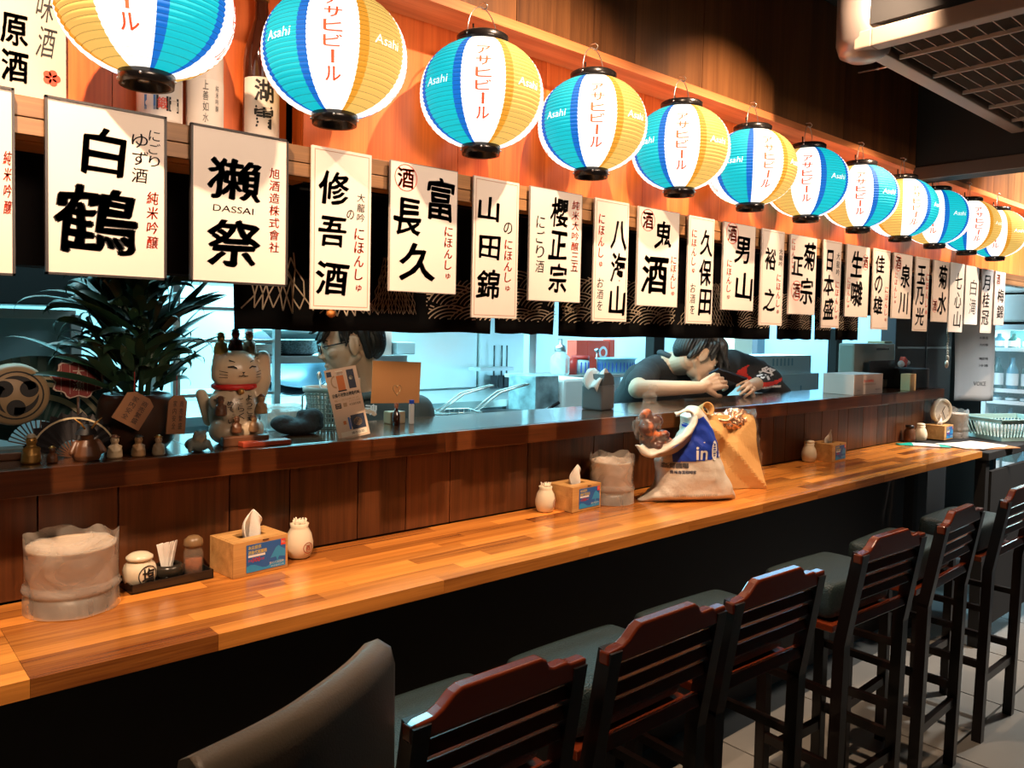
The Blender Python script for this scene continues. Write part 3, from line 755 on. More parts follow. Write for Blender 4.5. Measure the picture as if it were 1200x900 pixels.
# ================================================================ BOTTLES AND POSTER ABOVE THE BEAM
BRN = mat('brown_bottle_glass', (0.05, 0.012, 0.006), 0.08, coat=.5); FROST = mat('frosted_bottle_glass', (0.78, 0.66, 0.56), 0.3); LAB = mat('bottle_label', (0.82, 0.72, 0.62), 0.6)
GOLD = mat('gold_foil', (0.75, 0.45, 0.12), 0.3, 0.8)
def bottle(px, r, h, glassm, label, txt, kind, cat='bottle', Y=1.655):
    X = onY(px, 120, Y).x
    t = thing('sake_bottle', (X, Y, 1.9275), label, cat, 'bottles standing on the beam')
    t.rotation_euler = (0, 0, -math.atan2(X, Y)*0.6)
    s = h/0.30
    B().lathe([(0, 0.0), (r*.93, 0.0), (r, 0.008), (r, .17*s), (r*.93, .19*s), (r*.6, .225*s), (r*.40, .245*s), (r*.36, .27*s), (r*.36, .285*s), (0, .285*s)], seg=32, cap=False).done('glass_body', glassm, t)
    B().lathe([(0, .28*s), (r*.42, .28*s), (r*.44, .285*s), (r*.44, .305*s), (r*.38, .309*s), (0, .309*s)], seg=20, cap=False).done('cap', GOLD if kind else BLACK, t)
    # label: curved patch
    bm = bmesh.new(); a0, a1 = -1.25, 1.25; z0, z1 = .03*s, .125*s+(.012 if kind else 0); rr = r+.0008; vs = []
    for i in range(17):
        a = a0+(a1-a0)*i/16; vs.append((bm.verts.new((rr*math.sin(a), -rr*math.cos(a), z0)), bm.verts.new((rr*math.sin(a), -rr*math.cos(a), z1))))
    for p, q in zip(vs, vs[1:]): bm.faces.new((p[0], q[0], q[1], p[1])).smooth = True
    me = bpy.data.meshes.new('label'); bm.to_mesh(me); bm.free(); lb = link('paper_label', me, LAB, t)
    tt = T()
    for (tx, u, v0, v1, w_, bo) in txt: tt.col(tx, u*r, z0+(z1-z0)*v0, z0+(z1-z0)*v1, w_*r, bo, .5 if bo >= .03 else 0, res=2)
    rq = rr+.0007
    tt.build('lettering', lambda u, v: (rq*math.sin(u/rq), -rq*math.cos(u/rq), v), INK, lb)
    return t
b1_ = bottle(187, .042, .32, FROST, 'frosted white bottle with a dark red-lettered strip, behind the first lantern', [], 0)
tt = T(); r_ = .0436
tt.rect(-.034, .048, -.012, .076, 1).rect(-.011, .048, .011, .076, 0).rect(.012, .048, .034, .076, 0).disc(-.026, .06, .006, 4).rect(-.034, .048, -.012, .055, 3)
tt.put('鍛', 0, .062, .018, .022, .01, mi=2).put('高', .023, .062, .018, .022, .01, mi=4)
tt.build('label_strip', lambda u, v: (r_*math.sin(u/r_), -r_*math.cos(u/r_), v), [INK, mat('strip_blue', (.10, .22, .45), .5), RED, mat('strip_pale', (.5, .6, .7), .5), LAB], b1_)
bottle(240, .036, .31, FROST, 'clear-necked white bottle with thin vertical writing, between two other bottles', [('上善如水', -.1, .98, .1, .3, .0), ('純米吟醸', .55, .9, .35, .2, .0)], 0)
bottle(306, .037, .35, BRN, 'dark brown bottle with heavy brushed label, rightmost of the three bottles', [('湖雪', -.0, 1.0, .1, 1.1, .035)], 1)
# little banner on the first bottle
t0 = thing('sake_poster', (onY(38, 90, 1.68).x, 1.68, 1.957), 'pale poster with brushed characters and a red blossom, above the beam at far left', 'poster')
B().box((0, 0, .12), (.108, .004, .24)).done('sheet', mat('poster_sheet', (0.52, .46, .36), .7), t0, (0, 0, -.02))
tt = T(); tt.col('原酒', -.028, .16, .03, .042, .035, .8); tt.col('味酒', .022, .215, .085, .028, .0, .5, shear=.15); tt.build('lettering', XZ(-.0028), INK, t0)
tt = T()
for k in range(5): a = 2*PI*k/5; tt.disc(.03+.008*math.cos(a), .055+.008*math.sin(a), .007, n=12)
tt.build('blossom_print', XZ(-.003), RED, t0)

# ================================================================ THINGS ON THE LEDGE
def LP(x, y): return onZ(x, y, ZL)
ZT = ZL+0.0003
# --- plant in brown pot
PD = mat('leaf_dark', (0.012, 0.035, 0.016), 0.45); PL = mat('leaf_mid', (0.03, 0.09, 0.045), 0.4)
pc = Vector((0.545, 1.905, ZT))
pl = thing('potted_plant', pc, 'dark bushy plant with long blade leaves in a brown pot, left on the ledge', 'plant')
B().lathe([(0, 0), (.062, 0), (.078, .02), (.084, .07), (.078, .11), (.07, .125), (.064, .125), (.066, .1), (0, .1)], seg=28, cap=False).done('pot', mat('brown_pot', (.05, .02, .01), .35, vary=.4), pl)
for k in range(4):
    a = k*1.6; B().tube([(0.02*math.cos(a), .02*math.sin(a), .09), (.03*math.cos(a), .03*math.sin(a), .2), (.045*math.cos(a), .045*math.sin(a), .30)], .006, 8).done('stem', PD, pl)
def leaf_mesh(L_, w_, droop, seed):
    bm = bmesh.new(); n = 9; A = []
    for i in range(n+1):
        u = i/n; wv = w_*math.sin(PI*min(1, (u*.93+.07))**.8)*(1-.15*u)
        x = L_*u*math.cos(droop*u*.9); z = L_*(u*.55-droop*u*u*.55)
        A.append([bm.verts.new((x, -wv, z+wv*.35)), bm.verts.new((x, 0, z)), bm.verts.new((x, wv, z+wv*.35))])
    for a, b in zip(A, A[1:]):
        for k in (0, 1): bm.faces.new((a[k], a[k+1], b[k+1], b[k])).smooth = True
    me = bpy.data.meshes.new('leaf'); bm.to_mesh(me); bm.free(); return me
lv = [leaf_mesh(.27, .0125, .7, 0), leaf_mesh(.22, .014, 1.1, 1), leaf_mesh(.22, .012, .25, 2), leaf_mesh(.29, .0115, 1.0, 3)]
lv2 = [m.copy() for m in lv]
for m_ in lv: m_.materials.append(PD)
for m_ in lv2: m_.materials.append(PL)
rnd = random.Random(11)
for k in range(250):
    a = rnd.uniform(0, 2*PI); base = rnd.uniform(0.12, .38); e = rnd.uniform(-.15, 1.25)
    me = (lv if rnd.random() < .8 else lv2)[rnd.randrange(4)]
    sx = rnd.uniform(.7, 1.0)
    # keep leaves clear of the signs in front and the kitchen behind
    if math.sin(a) < 0: sx *= 1-.62*abs(math.sin(a))
    o = link('leaf', me, None, pl, (.075*math.cos(a)*rnd.random(), .03*math.sin(a), base), (rnd.uniform(-.7, .7), -e*rnd.uniform(.3, 1.1), a)); o.scale = (sx, 1, sx)
# --- wooden votive plaques in front of the pot
PLQ = mat('plaque_wood', (.26, .12, .05), .5, vary=.3)
for px, py, w_, h_, ry, lab in [(157, 480, .062, .07, .55, 'tilted dark wooden plaque with faint writing hanging before the plant pot'), (207, 486, .04, .085, .08, 'upright narrow wooden plaque right of the plant pot')]:
    p = onY(px, py, 1.795)
    t = thing('wooden_plaque', (p.x, p.y, p.z), lab, 'plaque')
    o = B().prism([(-w_/2, -h_/2), (w_/2, -h_/2), (w_/2, h_/2*.7), (w_/4, h_/2), (-w_/4, h_/2), (-w_/2, h_/2*.7)], .005).done('board', PLQ, t, rot=(0, ry, 0))
    tt = T(); tt.col('商売繁盛', w_*.2, h_*.38, -h_*.38, w_*.2, .0); tt.col('家内安全', -w_*.15, h_*.38, -h_*.38, w_*.2, 0); tt.build('lettering', XZ(-.0032), INK, t, rot=(0, ry, 0))
    B().tube([(0, 0, h_*.4), (0.01, .03, h_*.4+.05)], .001, 5).done('string', mat('red_string', (.4, .03, .02), .7), t)
# --- small gods at foot of the pot
def figurine(x, y, h, cm, am, label, name='figurine', hat=None, z=ZT, parent=None, cat='figurine', rz=0):
    t = thing(name, (x, y, z), label, cat, rz=rz) if not parent else None
    s = h
    b = B().lathe([(0, 0), (.26*s, 0), (.30*s, .06*s), (.28*s, .3*s), (.2*s, .5*s), (.12*s, .58*s), (0, .6*s)], seg=16, cap=False)
    b.ell((0, -.02*s, .72*s), (.17*s, .16*s, .18*s), 14, 10)
    b.cap((.2*s, -.05*s, .45*s), .07*s, (.12*s, -.22*s, .3*s), .06*s, 8).cap((-.2*s, -.05*s, .45*s), .07*s, (-.12*s, -.22*s, .3*s), .06*s, 8)
    me = blob(b, max(.0016, .03*s), 2)
    if parent: o = link(name, me, cm, parent, (x, y, z)); host = o
    else: o = link('body', me, cm, t); host = t
    hm = B().ell((0, -.0*s, .86*s), (.14*s, .14*s, .1*s), 12, 8).lathe([(.2*s, .84*s), (.2*s, .86*s), (.0, .88*s)], seg=14, cap=False)
    hm.done('hat', am, host)
    if not parent:
        B().ell((.06*s, -.16*s, .74*s), .018*s, 8, 6).done('eye', INK, t); B().ell((-.06*s, -.16*s, .74*s), .018*s, 8, 6).done('eye', INK, t)
    return t
TAN1 = mat('aged_tan', (.35, .2, .09), .45, vary=.4); BR1 = mat('aged_brown', (.13, .05, .02), .4, vary=.4); GD = mat('aged_gold', (.55, .30, .08), .35, .6, vary=.3); CRM = mat('aged_cream', (.5, .38, .24), .4, vary=.3)
figurine(.470, 1.795, .052, CRM, BR1, 'small seated cream god figure with dark hat, first before the pot')
figurine(.515, 1.788, .05, TAN1, INK, 'small tan seated god figure, middle one before the pot')
figurine(.555, 1.785, .046, CRM, GD, 'small cream seated god figure with gold hat, right before the pot')
figurine(.322, 1.82, .062, GD, CRM, 'golden seated figurine with pale cap at the far left of the ledge')
figurine(.355, 1.80, .036, BR1, GD, 'tiny brown figure with golden headdress beside the golden one')
# warrior doll with horned helmet
wd_ = thing('warrior_doll', (.418, 1.80, ZT), 'dark armoured warrior doll with golden horns on its helmet', 'doll')
b = B().lathe([(0, 0), (.024, 0), (.028, .01), (.022, .03), (.014, .042), (0, .045)], seg=14, cap=False).ell((0, -.003, .052), (.013, .013, .014), 12, 8).cap((.02, 0, .035), .008, (.03, -.01, .018), .006, 8).cap((-.02, 0, .035), .008, (-.03, -.01, .018), .006, 8)
link('body', blob(b, .0022, 1), BR1, wd_)
B().lathe([(.022, .054), (.017, .062), (.012, .07), (0, .074)], seg=16, cap=False).done('helmet', INK, wd_)
for s_ in (-1, 1): B().tube([(s_*.006, -.012, .066), (s_*.014, -.014, .078), (s_*.026, -.014, .088)], [.002, .002, .0008], 6).done('helmet_horn', GD, wd_)
# --- folding paper fan with zigzag edge (black)
def fan(cx, Y, zc, r0, r1, a0, a1, n, m, label, name='folding_fan', lean=.12, zig=0.0, rim=None, pr=None):
    t = thing(name, (cx, Y, zc), label, 'fan')
    bm = bmesh.new(); A = []
    for i in range(2*n+1):
        a = a0+(a1-a0)*i/(2*n); y = (.004 if i % 2 else -.004)
        rr = r1*(1+(zig if i % 2 else -zig))
        A.append((bm.verts.new((r0*math.cos(a), y*.3, r0*math.sin(a))), bm.verts.new((rr*math.cos(a), y, rr*math.sin(a)))))
    for p, q in zip(A, A[1:]): bm.faces.new((p[0], q[0], q[1], p[1]))
    me = bpy.data.meshes.new('leaf'); bm.to_mesh(me); bm.free(); me = bake(me, [('SOLIDIFY', dict(thickness=.0012))])
    link('fan_leaf', me, m, t, rot=(-lean, 0, 0))
    for i in range(0, 2*n+1, 2):
        a = a0+(a1-a0)*i/(2*n)
        B().box(((r0+r1*.0)*.5*math.cos(a), 0, r0*.5*math.sin(a)), (r0, .0015, .003), (0, -a, 0)).done('rib', BR1, t, rot=(-lean, 0, 0))
    if rim:
        tt = T()
        for (k0, k1) in rim: tt.disc(0, 0, r1*k1, r0=r1*k0, n=2*n, a0=a0+.03, a1=a1-.03)
        tt.build('painted_bands', XZ(-.0065), pr, t, rot=(-lean, 0, 0))
    return t
GREENF = mat('fan_dark_green', (.008, .035, .03), .6); CRF = mat('fan_cream', (.50, .40, .24), .7)
fan(.372, 2.025, ZT+.002, .06, .205, .25, PI-.3, 15, GREENF, 'large dark green folding fan with cream bands, behind the drum emblem', rim=[(.52, .58), (.66, .71), (.74, .77)], pr=CRF)
fan(.405, 1.85, ZT+.001, .035, .092, .2, PI-.2, 13, mat('fan_black', (.02, .018, .02), .6), 'small black pleated fan with a jagged pale edge', zig=.05, rim=[(.86, .9)], pr=CRF)
# --- red shaped paper fan above it
rf = thing('red_ornament', (onY(92, 470, 1.93).x, 1.93, ZT), 'dark red scalloped paper ornament with white writing on a stick', 'ornament')
zb = onY(92, 445, 1.90).z-ZT
pts = []
for i in range(40):
    a = 2*PI*i/40; r = .052*(1+.10*math.sin(a*9)); pts.append((r*math.cos(a)*1.0, zb+r*.8*math.sin(a)))
B().prism(pts, .003).done('panel', mat('ornament_red', (.22, .02, .015), .6), rf)
tt = T(); 
for i in range(40): 
    a = PI*2*i/40; b_ = PI*2*(i+1)/40; f = lambda a, k: (.052*k*(1+.10*math.sin(a*9))*math.cos(a), zb+.8*.052*k*(1+.10*math.sin(a*9))*math.sin(a))
    tt.poly([f(a, .93), f(b_, .93), f(b_, .99), f(a, .99)])
for k in range(-2, 3): tt.rect(k*.017-.0004, zb-.033, k*.017+.0004, zb+.033)
tt.col('大漁', 0, zb+.028, zb-.028, .024, .0); tt.build('lettering', XZ(-.0022), mat('ornament_white', (.55, .45, .35), .6), rf)
B().tube([(0, .003, 0), (0, .003, zb)], .003, 6).done('stick', BR1, rf)
# --- drum emblem
dc = onY(16, 462, 1.90)
dr = thing('small_drum', (dc.x, 1.90, ZT), 'round pale drum head with a black three-comma emblem, far left of the ledge', 'drum')
zz = dc.z-ZT; R_ = .062
B().lathe([(0, -.03), (R_*.9, -.03), (R_, -.02), (R_*1.04, 0), (R_, .02), (R_*.9, .03), (0, .03)], seg=36, cap=False, M4=Matrix.Translation((0, 0, zz)) @ Matrix.Rotation(PI/2, 4, 'X')).done('drum_body', mat('drum_skin', (.36, .25, .13), .5, vary=.3), dr)
tt = T(); tt.disc(0, zz, R_*.80, r0=R_*.75, n=36)
for k in range(3):
    a = 2*PI*k/3+.5; tt.disc(.026*math.cos(a), zz+.026*math.sin(a), .017, n=20)
    pts = []
    for i in range(12):
        th = a-.1+1.75*i/11; wv = .0165*(1-i/11)**.7
        pts.append((th, wv))
    for p, q in zip(pts, pts[1:]):
        rr = .040
        tt.poly([(rr*math.cos(p[0])-0*p[1], zz+rr*math.sin(p[0])), (rr*math.cos(q[0]), zz+rr*math.sin(q[0])), ((rr-q[1])*math.cos(q[0]), zz+(rr-q[1])*math.sin(q[0])), ((rr-p[1])*math.cos(p[0]), zz+(rr-p[1])*math.sin(p[0]))])
tt.build('emblem', XZ(-.0308), INK, dr)
B().box((0, 0, .008), (.08, .05, .016), bev=.003).done('stand', BR1, dr)
# --- stone frog
st = thing('stone_frog', (.640, 1.79, ZT), 'small grey stone frog sitting left of the lucky cat', 'figurine')
b = B().ell((0, 0, .016), (.028, .024, .017), 14, 10).ell((.0, -.014, .034), (.016, .014, .014), 12, 8).ell((-.009, -.018, .045), .005, 8, 6).ell((.009, -.018, .045), .005, 8, 6).cap((.018, -.01, .02), .008, (.024, -.022, .005), .005, 8).cap((-.018, -.01, .02), .008, (-.024, -.022, .005), .005, 8)
link('body', blob(b, .0025, 2), mat('grey_stone', (.22, .25, .22), .8, bump=.5), st)
# --- lucky cat
ck = thing('lucky_cat', (.765, 1.895, ZT), 'cream lucky cat statue with a red collar and raised paw, between plant and chef', 'statue')
ck.rotation_euler = (0, 0, -.05)
b = B()
b.ell((0, .0, .075), (.060, .050, .078), 20, 14).ell((-.03, -.02, .03), (.035, .045, .032)).ell((.03, -.02, .03), (.035, .045, .032))
b.ell((0, -.012, .175), (.058, .048, .050), 20, 14)
b.ell((-.03, -.018, .163), (.03, .03, .026)).ell((.03, -.018, .163), (.03, .03, .026))
b.cap((-.036, -.005, .20), .019, (-.043, -.005, .226), .005, 10).cap((.036, -.005, .20), .019, (.043, -.005, .226), .005, 10)
b.cap((.052, .0, .10), .024, (.068, -.012, .15), .020, 12).cap((.068, -.012, .15), .02, (.064, -.02, .205), .018, 12)
b.cap((-.045, -.015, .10), .020, (-.03, -.045, .07), .016, 12)
b.cap((-.045, .04, .05), .016, (-.068, .03, .115), .014, 10)
link('body', blob(b, .0035, 3), mat('cat_ceramic', (.55, .43, .29), .3, vary=.1), ck)
B().lathe([(.047, .128), (.053, .132), (.053, .139), (.047, .143)], seg=28, cap=False).done('collar', mat('collar_red', (.55, .02, .015), .5), ck)
B().ell((0, -.050, .126), .008, 12, 8).done('bell', GD, ck)
fc = T()
for s_ in (-1, 1):
    fc.poly([(s_*.014, .183), (s_*.022, .188), (s_*.034, .186), (s_*.034, .183), (s_*.022, .184), (s_*.015, .180)])
    for k in range(3): fc.poly([(s_*.034, .172-k*.006), (s_*.05, .176-k*.008), (s_*.05, .1748-k*.008), (s_*.034, .1705-k*.006)])
    fc.poly([(0, .168), (s_*.004, .164), (s_*.011, .164), (s_*.011, .1625), (s_*.003, .162), (0, .166)])
    fc.poly([(s_*.018, .197), (s_*.030, .202), (s_*.030, .2), (s_*.018, .195)])
fc.poly([(-.004, .173), (.004, .173), (0, .168)])
def facey(u, v): 
    k = 1-(u/.062)**2-((v-.172)/.056)**2
    return (u, -.014-.052*math.sqrt(max(.02, k)), v)
fc.build('face_drawing', facey, INK, ck)
tb_ = T(); tb_.col('ようこそ', .018, .118, .055, .016, .01); tb_.col('ごらく', -.004, .112, .06, .014, .01); tb_.col('めでたい', -.026, .105, .05, .014, .01)
tb_.build('lettering', lambda u, v: (u, -.066+abs(u)*.28+max(0, (v-.07))*.25, v), INK, ck)
for k, (fx, fy, fz, hh, cm, am) in enumerate([(-.034, 0, .213, .056, mat('fig_gold', (.5, .42, .12), .4), GD), (0, -.004, .218, .060, mat('fig_maroon', (.12, .02, .02), .4), INK), (.036, 0, .213, .060, CRM, mat('fig_redhat', (.4, .04, .02), .5))]):
    figurine(.765+fx, 1.895+fy-.003, hh, cm, am, ['tiny golden god on the left of the lucky cat head', 'tiny dark-robed god in the middle of the cat head', 'tiny cream god with red hat, right on the cat head'][k], z=ZT+fz)
for k, (fx, fy, fz, hh) in enumerate([(-.052, -.05, .07, .05), (.048, -.05, .07, .05), (-.022, -.072, .03, .042), (.02, -.072, .03, .042)]):
    figurine(.765+fx, 1.895+fy, hh, TAN1 if k % 2 else BR1, BR1, ['small brown god clinging to the left side of the lucky cat', 'small tan god clinging to the right side of the lucky cat', 'small brown god at the left foot of the lucky cat', 'small tan god at the right foot of the lucky cat'][k], z=ZT+fz)
B().box((0, 0, .012), (.11, .022, .024), bev=.004).done('name_block', BR1, ck, (0, -.078, 0))
bx = thing('red_tray', (.80, 1.795, ZT), 'flat dark red tray lying in front of the lucky cat', 'tray')
B().box((0, 0, .006), (.12, .035, .012), bev=.003).done('tray_body', mat('tray_red', (.35, .05, .02), .4), bx)
# --- black cloth lumps and box right of the cat
bc_ = thing('folded_cloth', (.955, 1.93, ZT), 'crumpled black cloth lying between the lucky cat and the basket', 'cloth')
b = B().ell((0, 0, .02), (.07, .04, .022)).ell((.035, -.005, .04), (.03, .028, .028)).ell((-.04, .01, .03), (.035, .03, .022)).ell((.015, .01, .05), (.018, .016, .014))
link('cloth', blob(b, .005, 2), mat('black_cloth', (.015, .015, .018), .8, bump=.4), bc_)
tin = thing('clear_container', (.955, 2.04, ZT), 'low clear plastic food container behind the black cloth', 'container')
B().box((0, 0, .03), (.10, .05, .06), bev=.008).done('box_body', film('clear_tub', (.75, .85, .85), .5), tin)
B().box((0, 0, .064), (.106, .056, .008), bev=.003).done('lid', film('clear_tub', (.75, .85, .85), .5), tin)
# --- basket with utensils
bk = thing('utensil_basket', (1.085, 2.015, ZT), 'round grey perforated basket with a side handle, left of the menu card', 'basket')
GP = mat('grey_plastic', (.42, .42, .38), .5)
h_, r0, r1 = .115, .048, .066
for k in range(9):
    z = .006+k*(h_-.012)/8; r = r0+(r1-r0)*z/h_
    if k in (0, 8) or True:
        B().lathe([(r-.0012, z-.002), (r+.0012, z-.002), (r+.0012, z+.002), (r-.0012, z+.002), (r-.0012, z-.002)], seg=36, cap=False).done('ring_band', GP, bk)
for k in range(36):
    a = 2*PI*k/36; o = B().box((0, 0, 0), (.0022, .004, h_)).done('slat', GP, bk, ((r0+r1)/2*math.cos(a), (r0+r1)/2*math.sin(a), h_/2), (0, math.atan2(r1-r0, h_), a))
    o.rotation_mode = 'XYZ'
B().lathe([(r1-.002, h_-.014), (r1+.004, h_-.014), (r1+.006, h_), (r1-.002, h_), (r1-.002, h_-.014)], seg=36, cap=False).done('rim', GP, bk)
B().lathe([(0, 0), (r0, 0), (r0, .003), (0, .003)], seg=30, cap=False).done('basket_base', GP, bk)
B().tube([(-r1-.002, -.0, h_*.85), (-r1-.014, 0, h_*.8), (-r1-.014, 0, h_*.4), (-r1+.004, 0, h_*.34)], .003, 6).done('handle', GP, bk)
for k in range(3):
    a = k*2.1; B().tube([(.01*math.cos(a), .01*math.sin(a), .01), (.03*math.cos(a), .03*math.sin(a), .13+.01*k)], .003, 6).ell((.031*math.cos(a), .031*math.sin(a), .135+.01*k), (.008, .004, .012), 10, 8).done('spoon', [DARK, STEEL, BR1][k], bk)
# --- standing menu card
CARD = mat('menu_card', (.66, .50, .36), .6)
mc = thing('menu_card', (1.045, 1.80, ZT), 'leaning beige menu card with a beer mug picture, before the chef in glasses', 'menu card', rz=-.1)
mc.scale = (1, 1, .93)
Mx = Matrix.Rotation(-.17, 4, 'Y')
o = B().box((0, 0, .098), (.088, .0016, .196)).done('front_sheet', CARD, mc, rot=(-.12, -.17, 0))
B().box((0, 0, .08), (.06, .0016, .17)).done('back_leg', CARD, mc, (0.012, .055, 0), (.22, -.12, 0))
mp_ = [INK, mat('print_orange', (.55, .16, .03), .6), mat('print_white', (.75, .68, .55), .6), mat('print_blue', (.03, .12, .4), .6), mat('print_navy', (.02, .03, .06), .6), mat('print_tan', (.42, .27, .15), .6)]
tt = T()
tt.rect(-.040, .176, -.027, .190, 4)
tt.rect(-.016, .135, .004, .186, 1).rect(-.016, .176, .004, .190, 2).rect(-.018, .131, .006, .135, 0)
tt.disc(-.020, .160, .013, 5, 16, r0=.0095, a0=PI/2, a1=PI*1.5, ry=.018)
tt.rect(.014, .135, .034, .188, 4).disc(.024, .165, .006, 2, 12)
tt.line('自備不用票台灣電代叫', -.036, .038, .122, .011, .02)
tt.line('每一次付款方式', -.034, .034, .108, .006, .0, 5)
tt.rect(-.034, .086, -.018, .1, 0).rect(-.032, .088, -.02, .092, 2).rect(-.032, .094, -.02, .098, 2).rect(-.012, .088, -.002, .099, 5)
tt.line('本店最新優惠', .004, .036, .092, .007, .0)
tt.line('支付方式說明', .004, .036, .101, .005, .0, 5)
tt.rect(.0, .022, .038, .062, 4).disc(.018, .042, .012, 5, 14)
tt.rect(-.022, .040, -.014, .050, 1).rect(-.008, .024, -.003, .058, 3).rect(-.002, .030, .0, .055, 3)
tt.rect(-.034, .006, .038, .02, 2).line('請勿自取', -.005, .03, .013, .007, .01)
tt.build('printing', XZ(-.0014), mp_, mc, rot=(-.12, -.17, 0))
# --- card in heart clip on wood block
hc = thing('card_holder', (1.295, 2.0, ZT), 'small wooden block holder with a heart-shaped wire clip', 'card holder')
B().box((0, 0, .0), (.052, .04, .036), bev=.003).done('block', mat('block_wood', (.38, .24, .12), .5), hc, (0, 0, .018))
HZ = onY(460, 457, 1.98).z-ZT
B().tube([(0, 0, .034), (.004, 0, .07), (0, -.004, HZ-.018)], .0016, 6).done('stem', WIRE, hc)
hp = []
for i in range(28):
    a = 2*PI*i/28; hp.append((.0016*16*math.sin(a)**3*.55, -.012, HZ+.0011*(13*math.cos(a)-5*math.cos(2*a)-2*math.cos(3*a)-math.cos(4*a))))
B().tube(hp, .0011, 6, closed=True).done('heart_clip', mat('clip_brass', (.5, .33, .16), .35, .6), hc)
c1, c2 = onY(436, 424, 1.985), onY(492, 471, 1.985)
oc = thing('orange_card', ((c1.x+c2.x)/2, 1.989, c2.z), 'blank orange-brown card held by the heart clip, beside the chef in glasses', 'card')
B().box((0, 0, (c1.z-c2.z)/2), (c2.x-c1.x, .0015, c1.z-c2.z)).done('card_sheet', mat('card_orange', (.62, .27, .09), .6), oc, rot=(0, .04, 0))
lt = thing('blue_lighter', (1.325, 1.955, ZT), 'small white and blue lighter standing by the card holder', 'lighter')
B().box((0, 0, .03), (.016, .009, .06), bev=.003).done('lighter_body', WHITE, lt); B().box((0, 0, .066), (.014, .008, .012), bev=.002).done('lighter_top', mat('blue_plastic', (.02, .08, .6), .4), lt)
bb_ = thing('hot_sauce_bottle', (1.272, 1.955, ZT), 'tiny dark sauce bottle before the card holder', 'bottle')
B().lathe([(0, 0), (.011, 0), (.012, .03), (.006, .042), (.005, .052), (0, .052)], seg=14, cap=False).done('glass_body', BRN, bb_); B().lathe([(.006, .05), (.007, .064), (0, .066)], seg=12, cap=False).done('cap', mat('cap_brown', (.3, .08, .03), .4), bb_)
# --- napkin dispenser
nk = thing('napkin_dispenser', (2.16, 1.975, ZT), 'grey napkin dispenser with a white napkin pulled out, left of the bowed chef', 'napkin holder', rz=.25)
B().box((0, 0, .045), (.10, .085, .09), bev=.008).done('dispenser_body', mat('dispenser_grey', (.20, .19, .19), .5), nk)
B().prism([(-.048, 0), (.05, 0), (.044, .028), (.012, .046), (-.03, .04)], .08, 'xz', (0, 0, .09)).done('dispenser_top', mat('dispenser_dark', (.10, .10, .10), .5), nk)
bm = bmesh.new(); G = []
for i in range(12):
    rw_ = []
    for j in range(6):
        u, v = i/11, j/5
        x = -.075+.10*u; z = .105+.045*math.sin(PI*(u*.8+.1))+.012*math.sin(v*7+u*3)-.02*(1-u); y = -.035+.06*v
        rw_.append(bm.verts.new((x, y, z-(.03*(1-v) if u < .5 else 0))))
    G.append(rw_)
for i in range(11):
    for j in range(5): bm.faces.new((G[i][j], G[i+1][j], G[i+1][j+1], G[i][j+1])).smooth = True
me = bpy.data.meshes.new('n'); bm.to_mesh(me); bm.free(); me = bake(me, [('SOLIDIFY', dict(thickness=.002))]); link('napkin', me, mat('napkin_white', (.85, .78, .72), .8), nk)
# --- box on ledge right
cbx = thing('cardboard_box', (3.93, 1.865, ZT), 'white printed cardboard box on the ledge in front of the grey machine', 'box', rz=-.02)
B().box((0, 0, .05), (.30, .16, .10), bev=.002).done('carton', mat('white_carton', (.50, .42, .38), .6), cbx)
tt = T(); tt.line('日本酒專賣店', -.05, .05, .066, .014, .01, 1).line('居酒屋料理用品', -.06, .07, .05, .008, 0, 0).line('五十入', -.12, -.08, .022, .01, .0, 0).line('高級紙巾', .07, .12, .022, .01, 0, 0)
tt.build('printing', XZ(-.081), [mat('carton_ink', (.2, .14, .12), .6), RED], cbx)
wbk = thing('wooden_block', (4.43, 1.80, ZT), 'small upright pale wooden block catching light on the dark end of the ledge', 'block')
B().box((0, 0, .045), (.075, .05, .09), bev=.002).done('block_body', mat('pale_block', (.62, .42, .20), .5), wbk)
# ================================================================ PEOPLE
from mathutils.bvhtree import BVHTree
SKIN = mat('skin', (.62, .40, .27), .5, spec=.35, vary=.08); HAIR = mat('black_hair', (.012, .010, .010), .42, bump=.3, bscale=220)
SHIRT = mat('black_shirt', (.018, .019, .022), .75, bump=.25, bscale=30); LIP = mat('lips', (.45, .20, .15), .5); EYEW = mat('eye_white', (.7, .7, .68), .2); IRIS = mat('iris', (.02, .012, .008), .1)
def bvh_of(me, M=Matrix()):
    vs = [M @ v.co for v in me.vertices]; return BVHTree.FromPolygons(vs, [tuple(p.vertices) for p in me.polygons])
def decal(name, t, fn, direc, trees, m, parent, off=.0012, inv=None):
    """drape flat artwork on a surface: fn maps 2d to a start point, cast along direc"""
    d = Vector(direc).normalized(); V = []; ok = []
    for u, v in t.V:
        p = Vector(fn(u, v)); h = None
        for tr in trees:
            r = tr.ray_cast(p, d, 2.0)
            if r[0] is not None and (h is None or r[3] < h[1]): h = (r[0], r[3])
        ok.append(h is not None); V.append((h[0]-d*off) if h else p)
    F = []; MI = []
    for f, mi in zip(t.F, t.MI):
        if all(ok[i] for i in f): F.append(f); MI.append(mi)
    if not F: return None
    if inv: V = [inv @ v for v in V]
    me = bpy.data.meshes.new(name); me.from_pydata(V, [], F); me.polygons.foreach_set('material_index', MI); me.update()
    return link(name, me, m, parent)
def gridpoly(t, inside, u0, u1, v0, v1, n, mi=0):
    du = (u1-u0)/n; k = max(1, int(round((v1-v0)/du))); dv = (v1-v0)/k; idx = {}
    def vid(i, j):
        if (i, j) not in idx: idx[(i, j)] = len(t.V); t.V.append((u0+i*du, v0+j*dv))
        return idx[(i, j)]
    for i in range(n):
        for j in range(k):
            if inside(u0+(i+.5)*du, v0+(j+.5)*dv): t.F.append((vid(i, j), vid(i+1, j), vid(i+1, j+1), vid(i, j+1))); t.MI.append(mi)
